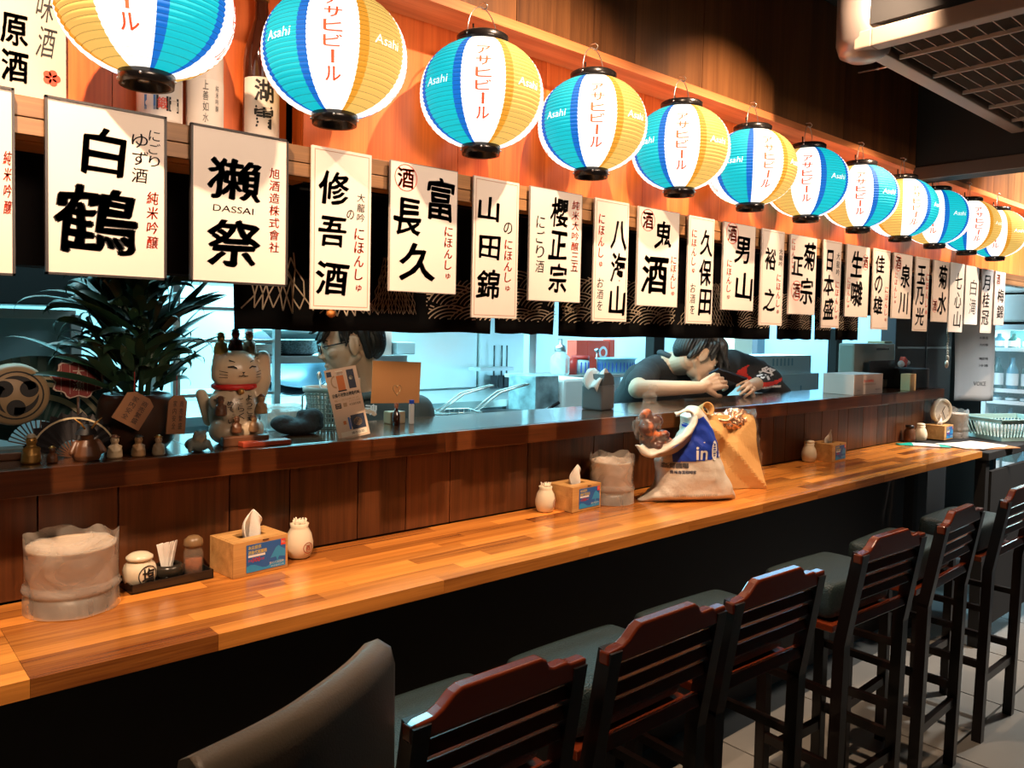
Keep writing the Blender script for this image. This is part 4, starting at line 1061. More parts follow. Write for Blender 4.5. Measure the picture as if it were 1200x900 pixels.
def head_parts(b, H):
    """H 4x4: local forward +x, left +y, up +z"""
    def E(c, r, rot=None): 
        R = Euler(rot).to_matrix().to_4x4() if rot else Matrix()
        M = H @ Matrix.Translation(c) @ R @ Matrix.Diagonal((r[0], r[1], r[2], 1))
        bmesh.ops.create_uvsphere(b.bm, u_segments=20, v_segments=14, radius=1, matrix=M)
    def C(a, ra, c, rc): b.cap(H @ Vector(a), ra, H @ Vector(c), rc, 12)
    E((-.018, 0, .035), (.096, .074, .082)); E((.030, 0, -.018), (.062, .060, .088)); E((.028, 0, -.060), (.050, .052, .046))
    C((-.01, -.052, -.045), .014, (.055, -.024, -.094), .013); C((-.01, .052, -.045), .014, (.055, .024, -.094), .013)
    E((.056, 0, -.064), (.034, .032, .034)); E((.066, 0, -.097), (.022, .023, .017)); E((.058, .036, -.022), (.024, .022, .020)); E((.058, -.036, -.022), (.024, .022, .020))
    C((.074, .036, .018), .0095, (.084, .010, .018), .0095); C((.074, -.036, .018), .0095, (.084, -.010, .018), .0095)
    C((.088, 0, .010), .0065, (.1045, 0, -.026), .0082); C((.094, 0, -.030), .009, (.086, 0, -.045), .008); E((.097, .009, -.031), (.009, .0065, .0055)); E((.097, -.009, -.031), (.009, .0065, .0055))
    E((.0885, 0, -.0585), (.0080, .020, .0042)); E((.0865, 0, -.0690), (.0080, .017, .0052))
    for s in (-1, 1):
        E((-.004, s*.079, -.006), (.019, .008, .033), (0, -.12, s*.35)); C((-.012, s*.082, .018), .005, (.006, s*.080, .022), .0045)
        C((-.018, s*.084, .012), .0045, (-.014, s*.080, -.022), .0045); E((.0, s*.078, -.034), (.008, .006, .008))
        E((.074, s*.031, .001), (.009, .015, .008))
def hand(b, W, d, n, side, curl=.5, spread=.12, thumb=.7, size=1.0):
    """W wrist, d finger direction, n back-of-hand normal, side: +1 thumb lies toward d x n"""
    d = Vector(d).normalized(); n = (Vector(n)-d*Vector(n).dot(d)).normalized(); s = d.cross(n)*side; s_ = size
    W = Vector(W); 
    b.cap(W, .024*s_, W+d*.03*s_, .022*s_, 10)
    for k in range(4):
        off = (.028-.019*k)*s_
        b.cap(W+d*.02*s_+s*off*.5, .017*s_, W+d*.085*s_+s*off, .0125*s_, 10)
    L_ = [.044, .050, .046, .036]
    for k in range(4):
        off = (.030-.0195*k)*s_; p = W+d*(.088-.004*abs(k-1))*s_+s*off; dd = (d+s*(.10-.07*k)*spread*4).normalized(); a = 0
        for j, f in enumerate((1.0, .62, .5)):
            a += curl*(.55 if j == 0 else .8); v = dd*math.cos(a)-n*math.sin(a); q = p+v*L_[k]*f*s_
            b.cap(p, (.0088-.0008*j)*s_, q, (.0082-.001*j)*s_, 10); p = q
    p = W+d*.025*s_+s*.026*s_; v = (d*.75+s*thumb-n*.35).normalized(); q = p+v*.042*s_; b.cap(p, .014*s_, q, .0105*s_, 10)
    v2 = (d*1.0+s*thumb*.2-n*.5*curl*1.5).normalized(); b.cap(q, .0105*s_, q+v2*.032*s_, .0082*s_, 10)
def hair(name, H, parts, tufts, parent, seed=1):
    b = B()
    for c, r, rot in parts:
        R = Euler(rot).to_matrix().to_4x4() if rot else Matrix()
        bmesh.ops.create_uvsphere(b.bm, u_segments=24, v_segments=16, radius=1, matrix=H @ Matrix.Translation(c) @ R @ Matrix.Diagonal((r[0], r[1], r[2], 1)))
    for a, c, r0, r1 in tufts: b.cap(H @ Vector(a), r0, H @ Vector(c), r1, 8)
    me = blob(b, .0036, 1)
    for v in me.vertices:
        q = H.inverted() @ v.co; an = math.atan2(q.y, q.x+.02)
        v.co += (v.co-H.translation).normalized()*.0022*math.sin(an*46+q.z*60)
    return link(name, me, HAIR, parent)
def frame(fwd, up=(0, 0, 1), loc=(0, 0, 0)):
    f = Vector(fwd).normalized(); l = Vector(up).cross(f).normalized(); u = f.cross(l)
    return Matrix(((f.x, l.x, u.x, loc[0]), (f.y, l.y, u.y, loc[1]), (f.z, l.z, u.z, loc[2]), (0, 0, 0, 1)))
def eyes(H, parent, closed=.3):
    for s in (-1, 1):
        b = B(); M = H @ Matrix.Translation((.0775, s*.031, .0005)) @ Matrix.Diagonal((.0095, .0135, .0052, 1)); bmesh.ops.create_uvsphere(b.bm, u_segments=14, v_segments=8, radius=1, matrix=M)
        me = b.mesh(); o = link('eye', me, EYEW, parent, smooth=True)
        b = B(); M = H @ Matrix.Translation((.0855, s*.032, .0005)) @ Matrix.Diagonal((.003, .005, .005, 1)); bmesh.ops.create_uvsphere(b.bm, u_segments=12, v_segments=8, radius=1, matrix=M)
        b.done('iris', IRIS, o)
        B().tube([H @ Vector(p) for p in [(.078, s*.046, .004), (.0865, s*.036, .0065), (.0875, s*.024, .006), (.082, s*.017, .002)]], .0013, 6).done('eyelashes', HAIR, parent)
        B().tube([H @ Vector(p) for p in [(.074, s*.050, .020), (.084, s*.038, .0250), (.0905, s*.022, .0245), (.0925, s*.012, .022)]], [.0015, .003, .0032, .002], 6).done('eyebrow', HAIR, parent)
def wrinkle(me, amp, sc, seed=0):
    nr = [v.normal.copy() for v in me.vertices]; sd = Vector((seed, seed, 0))
    for v, n in zip(me.vertices, nr): v.co += n*(amp*1.6*noise.noise_vector(v.co*sc+sd).x)

# ---------------- chef in glasses
c1 = thing('person', (onY(425, 440, 2.36).x, 2.36, 0), 'person with black hair and glasses in a dark shirt, looking down to the left', 'person')
I1 = Matrix.Translation(-Vector(c1.location))
hc1 = onY(410, 402, 2.34)
H1 = frame((-.90, .38, -.20), (0.05, 0, 1), hc1)
neck = H1 @ Vector((-.035, 0, -.15)); 
fw = Vector((-.55, -.35, 0)).normalized(); lf = Vector((0, 0, 1)).cross(fw)
base = Vector((neck.x+.02, neck.y+.03, neck.z-.03))
shL = base+lf*.175+Vector((0, 0, -.055)); shR = base-lf*.175+Vector((0, 0, -.055))
hip = Vector((base.x+.01, base.y+.03, .98))
b = B(); head_parts(b, H1)
b.cap(H1 @ Vector((-.025, 0, -.05)), .050, base, .056, 20)
b.cap(base, .06, shL, .045).cap(base, .06, shR, .045).cap(base+Vector((0, 0, -.12)), .11, hip, .11)
for sh, sg in ((shL, 1), (shR, -1)):
    el = sh+lf*.05*sg+Vector((0, 0, -.27))+fw*.03; wr = el+fw*.22+Vector((0, 0, -.02))-lf*.05*sg
    b.cap(sh, .043, el, .036).cap(el, .036, wr, .024); hand(b, wr, fw-lf*sg*.2, (0, 0, 1), -sg, .5)
me = blob(b, .0034, 2, .4); me.transform(I1); link('body', me, SKIN, c1)
def inv_o(o, I): 
    o.data.transform(I)
    return o
o = hair('hair', H1, [((-.030, 0, .052), (.096, .079, .080), None), ((-.070, 0, .005), (.050, .070, .075), None), ((.035, 0, .088), (.055, .066, .036), None)],
     [((.05, s*.02+q*.012, .085), (.088+.006*((q*7) % 3), s*.03+q*.014, .030-.004*((q*5) % 4)), .016, .005) for s in (0,) for q in range(-4, 5)]
     +[((.02, s*.072, .06), (.034, s*.0735, .012), .018, .006) for s in (-1, 1)]+[((.0, s*.077, .06), (.022, s*.077, -.004), .012, .004) for s in (-1, 1)]+[((-.04, s*.073, .03), (-.045, s*.066, -.05), .02, .012) for s in (-1, 1)]
     +[((.06, .01*q, .08), (.118, .012*q-.02, .055), .014, .004) for q in (-2, 0, 2)], c1)
inv_o(o, I1)
n0 = set(bpy.data.objects)
eyes(H1, c1)
gl = None
for s in (-1, 1):
    pts = []
    for i in range(20):
        a = 2*PI*i/20; cx_, sx_ = math.cos(a), math.sin(a)
        pts.append(H1 @ Vector((.104-.10*abs(.033*s+.024*cx_)**1.25, s*.033+.024*cx_*(1 if abs(cx_) < .95 else .97), -.002+.0165*sx_)))
    r_ = B().tube(pts, .0021, 6, closed=True).done('glasses_rim' if s < 0 else 'glasses_rim', BLACK, c1)
    B().tube([H1 @ Vector((.095, s*.057, .004)), H1 @ Vector((.05, s*.073, .006)), H1 @ Vector((.0, s*.083, .006)), H1 @ Vector((-.02, s*.082, -.012))], .0022, 6).done('glasses_temple', BLACK, c1)
B().tube([H1 @ Vector((.103, -.009, .002)), H1 @ Vector((.106, 0, .004)), H1 @ Vector((.103, .009, .002))], .0018, 6).done('glasses_bridge', BLACK, c1)
B().tube([H1 @ Vector((.087, -.017, -.0640)), H1 @ Vector((.0945, 0, -.0635)), H1 @ Vector((.087, .017, -.0640))], [.0012, .002, .0012], 6).done('mouth_line', LIP, c1)
for o in set(bpy.data.objects)-n0:
    if o.data and o.data.users == 1: o.data.transform(I1)
b = B(); 
b.cap(base+Vector((0, 0, -.045)), .072, shL, .056, 20).cap(base+Vector((0, 0, -.045)), .072, shR, .056, 20).cap(base+Vector((0, 0, -.16)), .135, hip, .13, 24).cap(base-lf*.05+Vector((0, 0, -.16)), .11, hip-lf*.03, .11, 20).cap(base+lf*.05+Vector((0, 0, -.16)), .11, hip+lf*.03, .11, 20)
for sh, sg in ((shL, 1), (shR, -1)):
    el = sh+lf*.05*sg+Vector((0, 0, -.27))+fw*.03; b.cap(sh, .058, sh.lerp(el, .62), .062, 18)
me = blob(b, .007, 3); wrinkle(me, .005, 9); trees = [bvh_of(me)]
ms = me.copy(); ms.transform(I1); link('shirt', ms, mat('chef_shirt', (.035, .055, .06), .75, bump=.2, bscale=40), c1)
col = []
for i in range(25):
    a = 2*PI*i/24; rr = .068
    col.append(I1 @ (base+fw*rr*math.cos(a)*1.05+lf*rr*math.sin(a)+Vector((0, 0, .028-.035*math.cos(a)))))
B().tube(col[:-1], .013, 8, closed=True).done('collar', mat('collar_grey', (.07, .10, .105), .7), c1)
tt = T(); tt.put('の', -.02, .03, .05, .028, .05, .5).put('魂', .02, -.02, .04, .035, .03, .5)
pc_ = onY(428, 476, 2.2); dcam = Vector((pc_.x, pc_.y, 0)).normalized(); rtv = Vector((dcam.y, -dcam.x, 0))
decal('shirt_emblem', tt, lambda u, v: pc_+rtv*u+Vector((0, 0, v))-dcam*.25, dcam, trees, mat('shirt_print', (.7, .72, .72), .7), c1, .002, I1)
b = B().cap(hip+Vector((0, 0, -.02)), .13, hip+Vector((0, 0, -.1)), .14)
for sg in (-1, 1): b.cap(hip+lf*.09*sg+Vector((0, 0, -.1)), .085, Vector((hip.x, hip.y, .5))+lf*.1*sg, .06).cap(Vector((hip.x, hip.y, .5))+lf*.1*sg, .06, Vector((hip.x, hip.y, .06))+lf*.1*sg, .045)
me = blob(b, .01, 2); me.transform(I1); link('trousers', me, SHIRT, c1)
for sg in (-1, 1):
    p = Vector((hip.x, hip.y, .035))+lf*.1*sg; b = B().cap(p-fw*.04, .034, p+fw*.15, .032); me = blob(b, .006, 2); me.transform(I1); link('shoe', me, BLACK, c1)

# ---------------- bowed chef with the phone
c2 = thing('person', (onY(800, 440, 2.42).x, 2.42, 0), 'person in a black polo shirt bent over the ledge, looking down at a phone', 'person')
I2 = Matrix.Translation(-Vector(c2.location))
h2 = onY(818, 416, 2.16)
H2 = frame((.70, -.48, -.62), (.55, -.25, .72), h2)
base = onY(788, 428, 2.30)
shR = onY(757, 436, 2.33); elR = onY(747, 462, 2.16); elR.z = max(elR.z, ZL+.045); wrR = onY(822, 454, 1.97)
shL = onY(858, 428, 2.24); elL = onY(899, 458, 2.20); elL.z = max(elL.z, ZL+.052); wrL = onY(874, 457, 2.06)
for q in (wrR, wrL): q.z = max(q.z, ZL+.035)
hip = Vector((base.x-.02, 2.62, .98))
b = B(); head_parts(b, H2)
b.cap(H2 @ Vector((-.03, 0, -.055)), .050, base, .058, 20)
b.cap(base, .065, shR, .05).cap(base, .065, shL, .05).cap(base+Vector((0.04, .10, -.10)), .11, hip, .11)
b.cap(shR, .045, elR, .040).cap(elR, .040, wrR, .026, 18); b.cap(shL, .045, elL, .040).cap(elL, .040, wrL, .026, 18)
RTv = Vector((.751, -.66, 0))
hand(b, wrR, (wrR-elR).normalized()*.8+Vector((.3, .25, .25)), (-.2, -.8, .5), 1, .85, .06, .7, 1.0)
hand(b, wrL, (wrL-elL).normalized()*.4+Vector((-.30, -.5, .25)), (.5, -.5, .6), -1, .9, .06, .7, 1.0)
me = blob(b, .0034, 2, .4); me.transform(I2); link('body', me, SKIN, c2)
o = hair('hair', H2, [((-.030, 0, .052), (.100, .080, .086), None), ((-.072, 0, .005), (.050, .070, .075), None), ((.040, 0, .085), (.060, .075, .045), None)],
     [((.05, .016*q, .08), (.105+.012*((q*7) % 3), .018*q, .012-.01*((q*5) % 4)), .022, .006) for q in range(-4, 5)]
     +[((.02, s*.074, .06), (.040, s*.076, .0), .022, .008) for s in (-1, 1)]+[((.06, .018*q, .07), (.13, .02*q, .03), .02, .005) for q in range(-3, 4)]
     +[((.0, s*.077, .05), (.016, s*.080, .0), .014, .005) for s in (-1, 1)]+[((-.03, s*.076, .03), (-.05, s*.066, -.05), .02, .012) for s in (-1, 1)], c2)
inv_o(o, I2)
n0 = set(bpy.data.objects); eyes(H2, c2)
B().tube([H2 @ Vector((.087, -.017, -.0640)), H2 @ Vector((.0945, 0, -.0635)), H2 @ Vector((.087, .017, -.0640))], [.0012, .002, .0012], 6).done('mouth_line', LIP, c2)
for o in set(bpy.data.objects)-n0:
    if o.data and o.data.users == 1: o.data.transform(I2)
b = B()
b.cap(base+Vector((0, .03, -.02)), .078, shR, .062, 20).cap(base+Vector((0, .03, -.02)), .078, shL, .07, 20)
b.cap(base+Vector((.0, .08, -.08)), .13, hip, .13, 24).cap(shR+Vector((.03, .05, -.05)), .09, hip-Vector((.05, 0, 0)), .11, 20).cap(shL+Vector((-.03, .04, -.05)), .10, hip+Vector((.09, 0, 0)), .11, 20)
b.cap(shR, .062, shR.lerp(elR, .72), .062, 20); b.cap(shL, .085, shL.lerp(elL, 1.0), .074, 20)
b.cap(elL, .060, elL.lerp(wrL, .45), .042, 16).cap(shL.lerp(elL, .6), .085, onY(920, 461, 2.13), .03, 16)
me = blob(b, .007, 3); wrinkle(me, .007, 7, 3)
for v in me.vertices:   # cloth lies on the ledge instead of passing through it
    if v.co.y < 2.09 and v.co.z < ZL+.004 and v.co.z > 1.15: v.co.z = ZL+.004
trees = [bvh_of(me)]
ms = me.copy(); ms.transform(I2); link('shirt', ms, SHIRT, c2)
col = [I2 @ (base+Vector((.074*math.cos(a)+.01, .06*math.sin(a), .022+.02*math.sin(a)-.03*math.cos(a)))) for a in [2*PI*i/24 for i in range(24)]]
B().tube(col, .015, 8, closed=True).done('collar', mat('collar_black', (.03, .034, .04), .7), c2)
pc_ = onY(894, 442, 2.1); dcam = Vector((pc_.x, pc_.y, 0)).normalized(); rtv = Vector((dcam.y, -dcam.x, 0))
tt = T(); 
gridpoly(tt, lambda u, v: (u+.01)**2/.115**2+(v-.005)**2/.060**2 < 1 and (u-.022)**2/.100**2+(v-.030)**2/.055**2 > 1, -.13, .12, -.08, .08, 46, 1)
tt.put('祭', .018, .018, .075, .06, .045, .8, .3, 0, rot=-.3); tt.line('一番居酒屋', -.03, .09, -.052, .012, .03, 0)
decal('shirt_emblem', tt, lambda u, v: pc_+rtv*u+Vector((0, 0, v))-dcam*.3, dcam, trees, [mat('shirt_print2', (.75, .76, .78), .7), mat('shirt_print_red', (.65, .03, .02), .7)], c2, .003, I2)
b = B().cap(hip+Vector((0, 0, -.02)), .13, hip+Vector((0, 0, -.1)), .14)
for sg in (-1, 1): b.cap(hip+Vector((.09*sg, 0, -.1)), .085, Vector((hip.x+.1*sg, hip.y-.02, .5)), .06).cap(Vector((hip.x+.1*sg, hip.y-.02, .5)), .06, Vector((hip.x+.1*sg, hip.y+.02, .06)), .045)
me = blob(b, .01, 2); me.transform(I2); link('trousers', me, SHIRT, c2)
for sg in (-1, 1):
    p = Vector((hip.x+.1*sg, hip.y+.03, .035)); b = B().cap(p+Vector((0, .04, 0)), .034, p-Vector((0, .15, 0)), .032); me = blob(b, .006, 2); me.transform(I2); link('shoe', me, BLACK, c2)
pa, pb = onY(834, 434, 2.0), onY(872, 447, 1.93)
ph = thing('mobile_phone', (pa+pb)/2, 'dark phone lying across the hands of the bowed person', 'phone')
xa = (pb-pa).normalized(); ya = xa.cross(Vector((.3, .25, .9))).normalized(); za = xa.cross(ya)
if za.y < 0: ya, za = -ya, -za
R_ = Matrix((xa, ya, za)).transposed()
o = B().box((0, 0, 0), (.15, .074, .009), bev=.004).done('phone_body', mat('phone_navy', (.02, .03, .05), .25), ph); o.rotation_euler = R_.to_euler()
o = B().box((0, 0, .0048), (.138, .066, .0006)).done('screen', mat('phone_screen', (.02, .02, .02), .1, emit=(.75, .9, .8), es=2.2), ph); o.rotation_euler = R_.to_euler()
# ================================================================ THINGS ON THE COUNTER
ZK = ZC+0.0006
BAMB = wood('bamboo_box_wood', (.42, .19, .05), (.78, .46, .17), 'x', .4, 1.5, .2); TISS = mat('tissue_paper', (.86, .82, .76), .9, bump=.3, bscale=40)
def crumple_tissue(w, h, seed):
    rnd = random.Random(seed); bm = bmesh.new(); G = []
    for i in range(9):
        rw_ = []
        for j in range(8):
            u, v = i/8*2-1, j/7
            fold = math.cos(u*3.2+seed)*.012*(1-v*.3)
            wid = w*(.38+.62*math.sin(PI*min(1, v*.75+.12)))
            rw_.append(bm.verts.new((u*wid/2+.012*v*v, fold+.006*math.sin(v*5+u*4+seed), v*h*(1-.28*abs(u+.25*math.sin(seed))**1.5))))
        G.append(rw_)
    for i in range(8):
        for j in range(7): bm.faces.new((G[i][j], G[i+1][j], G[i+1][j+1], G[i][j+1])).smooth = True
    me = bpy.data.meshes.new('tissue'); bm.to_mesh(me); bm.free()
    return bake(me, [('SUBSURF', dict(levels=1)), ('SOLIDIFY', dict(thickness=.001))])
labmats = [mat('label_blue', (.02, .12, .42), .4), mat('label_light_blue', (.03, .30, .62), .4), mat('label_yellow', (.85, .7, .12), .5), mat('label_white', (.85, .82, .78), .5), mat('label_red', (.75, .06, .03), .5), mat('label_navy', (.008, .02, .07), .4)]
def tissue_box(x, y, rz, label, seed):
    W_, D_, H_ = .136, .105, .078
    t = thing('tissue_box', (x, y, ZK), label, 'tissue box', 'wooden tissue boxes on the counter', rz)
    e = .006
    B().box((0, -D_/2+e/2, H_/2), (W_, e, H_), bev=.001).done('front_panel', BAMB, t); B().box((0, D_/2-e/2, H_/2), (W_, e, H_), bev=.001).done('back_panel', BAMB, t)
    for s in (-1, 1): B().box((s*(W_/2-e/2), 0, H_/2), (e, D_-2*e-.0004, H_), bev=.001).done('side_panel', BAMB, t)
    b = B(); z = H_-e/2
    b.box((0, -.032, z), (W_-2*e-.001, .026, e)).box((0, .032, z), (W_-2*e-.001, .026, e)).box((-.047, 0, z), (.028, .037, e)).box((.047, 0, z), (.028, .037, e))
    b.done('lid', BAMB, t); B().box((0, 0, .003), (W_-2*e, D_-2*e, .004)).done('bottom_panel', BAMB, t)
    o = link('tissue', crumple_tissue(.062, .072, seed), TISS, t, (0.0, 0, H_-.014), (.1, 0, .35))
    lb = B().box((.012, -D_/2-.0006, .038), (.098, .001, .062)).done('label_sticker', labmats[0], t)
    y_ = -D_/2-.0012; tt = T(); x0, x1, z0, z1 = -.037, .061, .007, .069
    pts = [(x0, z0), (x1, z0), (x1, z0+.010)]+[(x0+(x1-x0)*(1-u), z0+.011+.006*math.sin(u*9)) for u in [i/10 for i in range(11)]]
    tt.poly(pts, 1); tt.poly([(.022, .030), (.036, .052), (.043, .056), (.05, .050), (.061, .044), (.061, .028), (.045, .031), (.04, .022), (.036, .031)], 1)
    tt.line('本店提供', x0+.004, x0+.036, .062, .0085, .02, 2).line('酒後代駕服務', x0+.004, x0+.050, .051, .0085, .02, 2)
    tt.rect(x0+.004, .0405, x0+.046, .0455, 3).line('只要', x0+.004, x0+.014, .033, .005, .02, 4).line('300', x0+.014, x0+.034, .0335, .010, .03, 4).line('元起', x0+.035, x0+.044, .033, .005, .02, 4)
    tt.rect(.049, .055, .061, .069, 4).line('專線', .050, .060, .062, .005, .01, 3)
    tt.line('預約代駕服務', .02, .057, .018, .006, .01, 3).line('請洽櫃台人員', .024, .057, .011, .004, 0, 3)
    tt.build('label_print', XZ(y_), labmats, lb)
    B().tube([(.003, -D_/2-.0005, H_-.003), (.018, -D_/2-.0005, H_-.003)], .0016, 5).done('lid_notch', mat('notch_dark', (.12, .05, .02), .7), t)
    return t
tissue_box(.742, 1.745, .12, 'wooden tissue box nearest the viewer, blue label in front, beside the small tray', 1)
tissue_box(1.805, 1.742, .05, 'wooden tissue box between a round-marked white pot and the second wrapped bucket', 2)
tissue_box(3.437, 1.735, .03, 'wooden tissue box third along the counter, alone beside a white flask', 3)
tissue_box(4.70, 1.735, .03, 'wooden tissue box at the far end of the counter with a round clock on it', 4)
def flask(x, y, label, picks, mark, s=1.0, tan=False):
    t = thing('toothpick_pot', (x, y, ZK), label, 'pot', 'white toothpick pots on the counter', random.uniform(-.3, .3))
    B().lathe([(0, 0), (.020*s, 0), (.026*s, .004), (.031*s, .022*s), (.0315*s, .035*s), (.027*s, .055*s), (.021*s, .066*s), (.0195*s, .07*s), (.0215*s, .078*s), (.0185*s, .079*s), (.0165*s, .07*s), (.0, .068*s)], seg=30, cap=False).done('pot_body', CREAM, t)
    if picks:
        b = B()
        for k in range(22):
            a = k*2.4; r = .0031*math.sqrt(k)*s; b.tube([(r*math.cos(a), r*math.sin(a), .069*s), (r*1.25*math.cos(a), r*1.15*math.sin(a), .088*s+.002*math.sin(k*5))], .0016, 5)
        o = b.done('toothpicks', mat('pale_pick', (.85, .75, .6), .6), t); o['kind'] = 'stuff'
    else:
        B().lathe([(0, .079*s), (.019*s, .079*s), (.021*s, .084*s), (.018*s, .09*s), (0, .092*s)], seg=24, cap=False).done('rim', CREAM, t)
    if mark:
        rr = .0322*s; tt = T(); tt.disc(.006, .028, .0135, 0, 24, r0=.0115); tt.put('酉', .006, .028, .012, .014, .02, .4)
        tt.build('painted_mark', lambda u, v: (rr*math.sin(u/rr), -math.sqrt(max(1e-6, 1))*rr*math.cos(u/rr), v), mat('mark_red_brown', (.35, .07, .03), .5), t)
    return t
flask(.872, 1.757, 'white toothpick pot just right of the nearest tissue box', True, True, 1.05)
flask(1.688, 1.752, 'white toothpick pot with a round brown mark, left of the second tissue box', True, True)
flask(3.300, 1.752, 'plain white flask left of the third tissue box', False, False, 1.05)
flask(4.50, 1.752, 'white flask at the far end of the counter before the last tissue box', False, False, 1.05)
dj = thing('dark_jar', (4.39, 1.765, ZK), 'small dark brown jar left of the far white flask', 'jar')
B().lathe([(0, 0), (.025, 0), (.03, .02), (.028, .06), (.02, .07), (.02, .078), (0, .08)], seg=20, cap=False).done('jar_body', BR1, dj); B().lathe([(0, .078), (.022, .078), (.022, .09), (0, .092)], seg=18, cap=False).done('lid', BLACK, dj)
# clock
kc = onY(1092, 485, 1.742)
k_ = thing('round_clock', (4.735, 1.742, ZK+.0790), 'round cream wall clock standing on the farthest tissue box', 'clock', rz=-.35)
Mr = Matrix.Translation((0, 0, .072)) @ Matrix.Rotation(PI/2+.05, 4, 'X')
B().lathe([(0, -.018), (.062, -.018), (.07, -.01), (.071, .012), (.066, .018), (.060, .018), (.058, .008), (0, .008)], seg=40, cap=False, M4=Mr).done('case', CREAM, k_)
B().lathe([(0, .009), (.057, .009)], seg=36, cap=False, M4=Mr).done('dial', mat('clock_dial', (.62, .55, .45), .5), k_)
for a, l_, nm in ((.6, .03, 'hour_hand'), (2.7, .045, 'minute_hand')):
    B().box((0, 0, 0), (.003, .002, l_)).done(nm, INK, k_, (l_/2*math.sin(a), -.013, .072+l_/2*math.cos(a)), (0, a, 0))
for q in range(12):
    a = q*PI/6; B().box((0, 0, 0), (.002, .001, .006)).done('hour_mark', INK, k_, (.05*math.sin(a), -.0105, .072+.05*math.cos(a)), (0, a, 0))
# condiment tray
TR = mat('tray_black', (.012, .012, .012), .2, coat=.5)
tr = thing('condiment_tray', (.563, 1.757, ZK), 'shallow black lacquer tray holding salt pot, bowl and shaker', 'tray', rz=.05)
b = B(); w_, d_, h_ = .172, .082, .020
b.box((0, 0, .002), (w_, d_, .004)); 
for s in (-1, 1): b.box((s*(w_/2-.0015), 0, h_/2), (.003, d_, h_)).box((0, s*(d_/2-.0015), h_/2), (w_, .003, h_))
b.done('tray_body', TR, tr)
zt = ZK+.0045
sp = thing('salt_pot', (.507, 1.752, zt), 'cream ceramic salt pot with a black circled character, left on the tray', 'pot')
B().lathe([(0, 0), (.022, 0), (.028, .004), (.033, .02), (.0335, .034), (.030, .046), (.023, .053), (.0225, .056), (0, .056)], seg=36, cap=False).done('pot_body', CREAM, sp)
B().lathe([(.0, .056), (.0245, .056), (.027, .059), (.0265, .063), (.018, .069), (.010, .0715), (0, .072)], seg=32, cap=False).done('lid', CREAM, sp)
tt = T(); tt.disc(.0, .027, .0215, r0=.0195, n=30); tt.put('塩', .0, .027, .028, .031, .045, .4)
rr = .0342
def potfn(u, v):
    r = .0338 if .018 < v < .036 else .0338-.0016*(abs(v-.027)-.009)/.01*1.6
    a = u/.034+.28; r += .0006; return (r*math.sin(a), -r*math.cos(a), v)
tt.build('painted_character', potfn, INK, sp)
bw = thing('toothpick_bowl', (.568, 1.760, zt), 'dark glazed round bowl with folded white paper packets, middle of the tray', 'bowl')
B().lathe([(0, 0), (.018, 0), (.026, .006), (.032, .018), (.031, .028), (.026, .034), (.023, .034), (.027, .026), (.02, .010), (0, .008)], seg=30, cap=False).done('bowl_body', mat('bowl_glaze', (.035, .028, .02), .25, vary=.5, vscale=60), bw)
for k in range(4): B().box((0, 0, .036), (.014, .0016, .062), bev=.0006).done('paper_packet', TISS, bw, (-.006+k*.004, -.004+.003*k, .014), (.06*(k-1), .12*(k-1.5), .3*k))
sh = thing('spice_shaker', (.622, 1.762, zt), 'glass shaker of reddish spice with a brown lid, right on the tray', 'shaker')
B().lathe([(0, 0), (.019, 0), (.0205, .003), (.0205, .05), (.017, .06), (.016, .066), (0, .066)], seg=26, cap=False).done('glass_body', film('shaker_glass', (.8, .7, .55), .12, .05, 5, .05), sh)
B().lathe([(0, .002), (.0178, .002), (.0178, .036), (0, .038)], seg=22, cap=False).done('spice', mat('red_spice', (.38, .09, .02), .9, bump=.8, bscale=400, vary=.5, vscale=90), sh)
B().lathe([(.0, .064), (.0195, .064), (.0205, .068), (.0195, .078), (.012, .085), (0, .087)], seg=26, cap=False).done('lid', mat('shaker_lid', (.22, .13, .06), .35), sh)
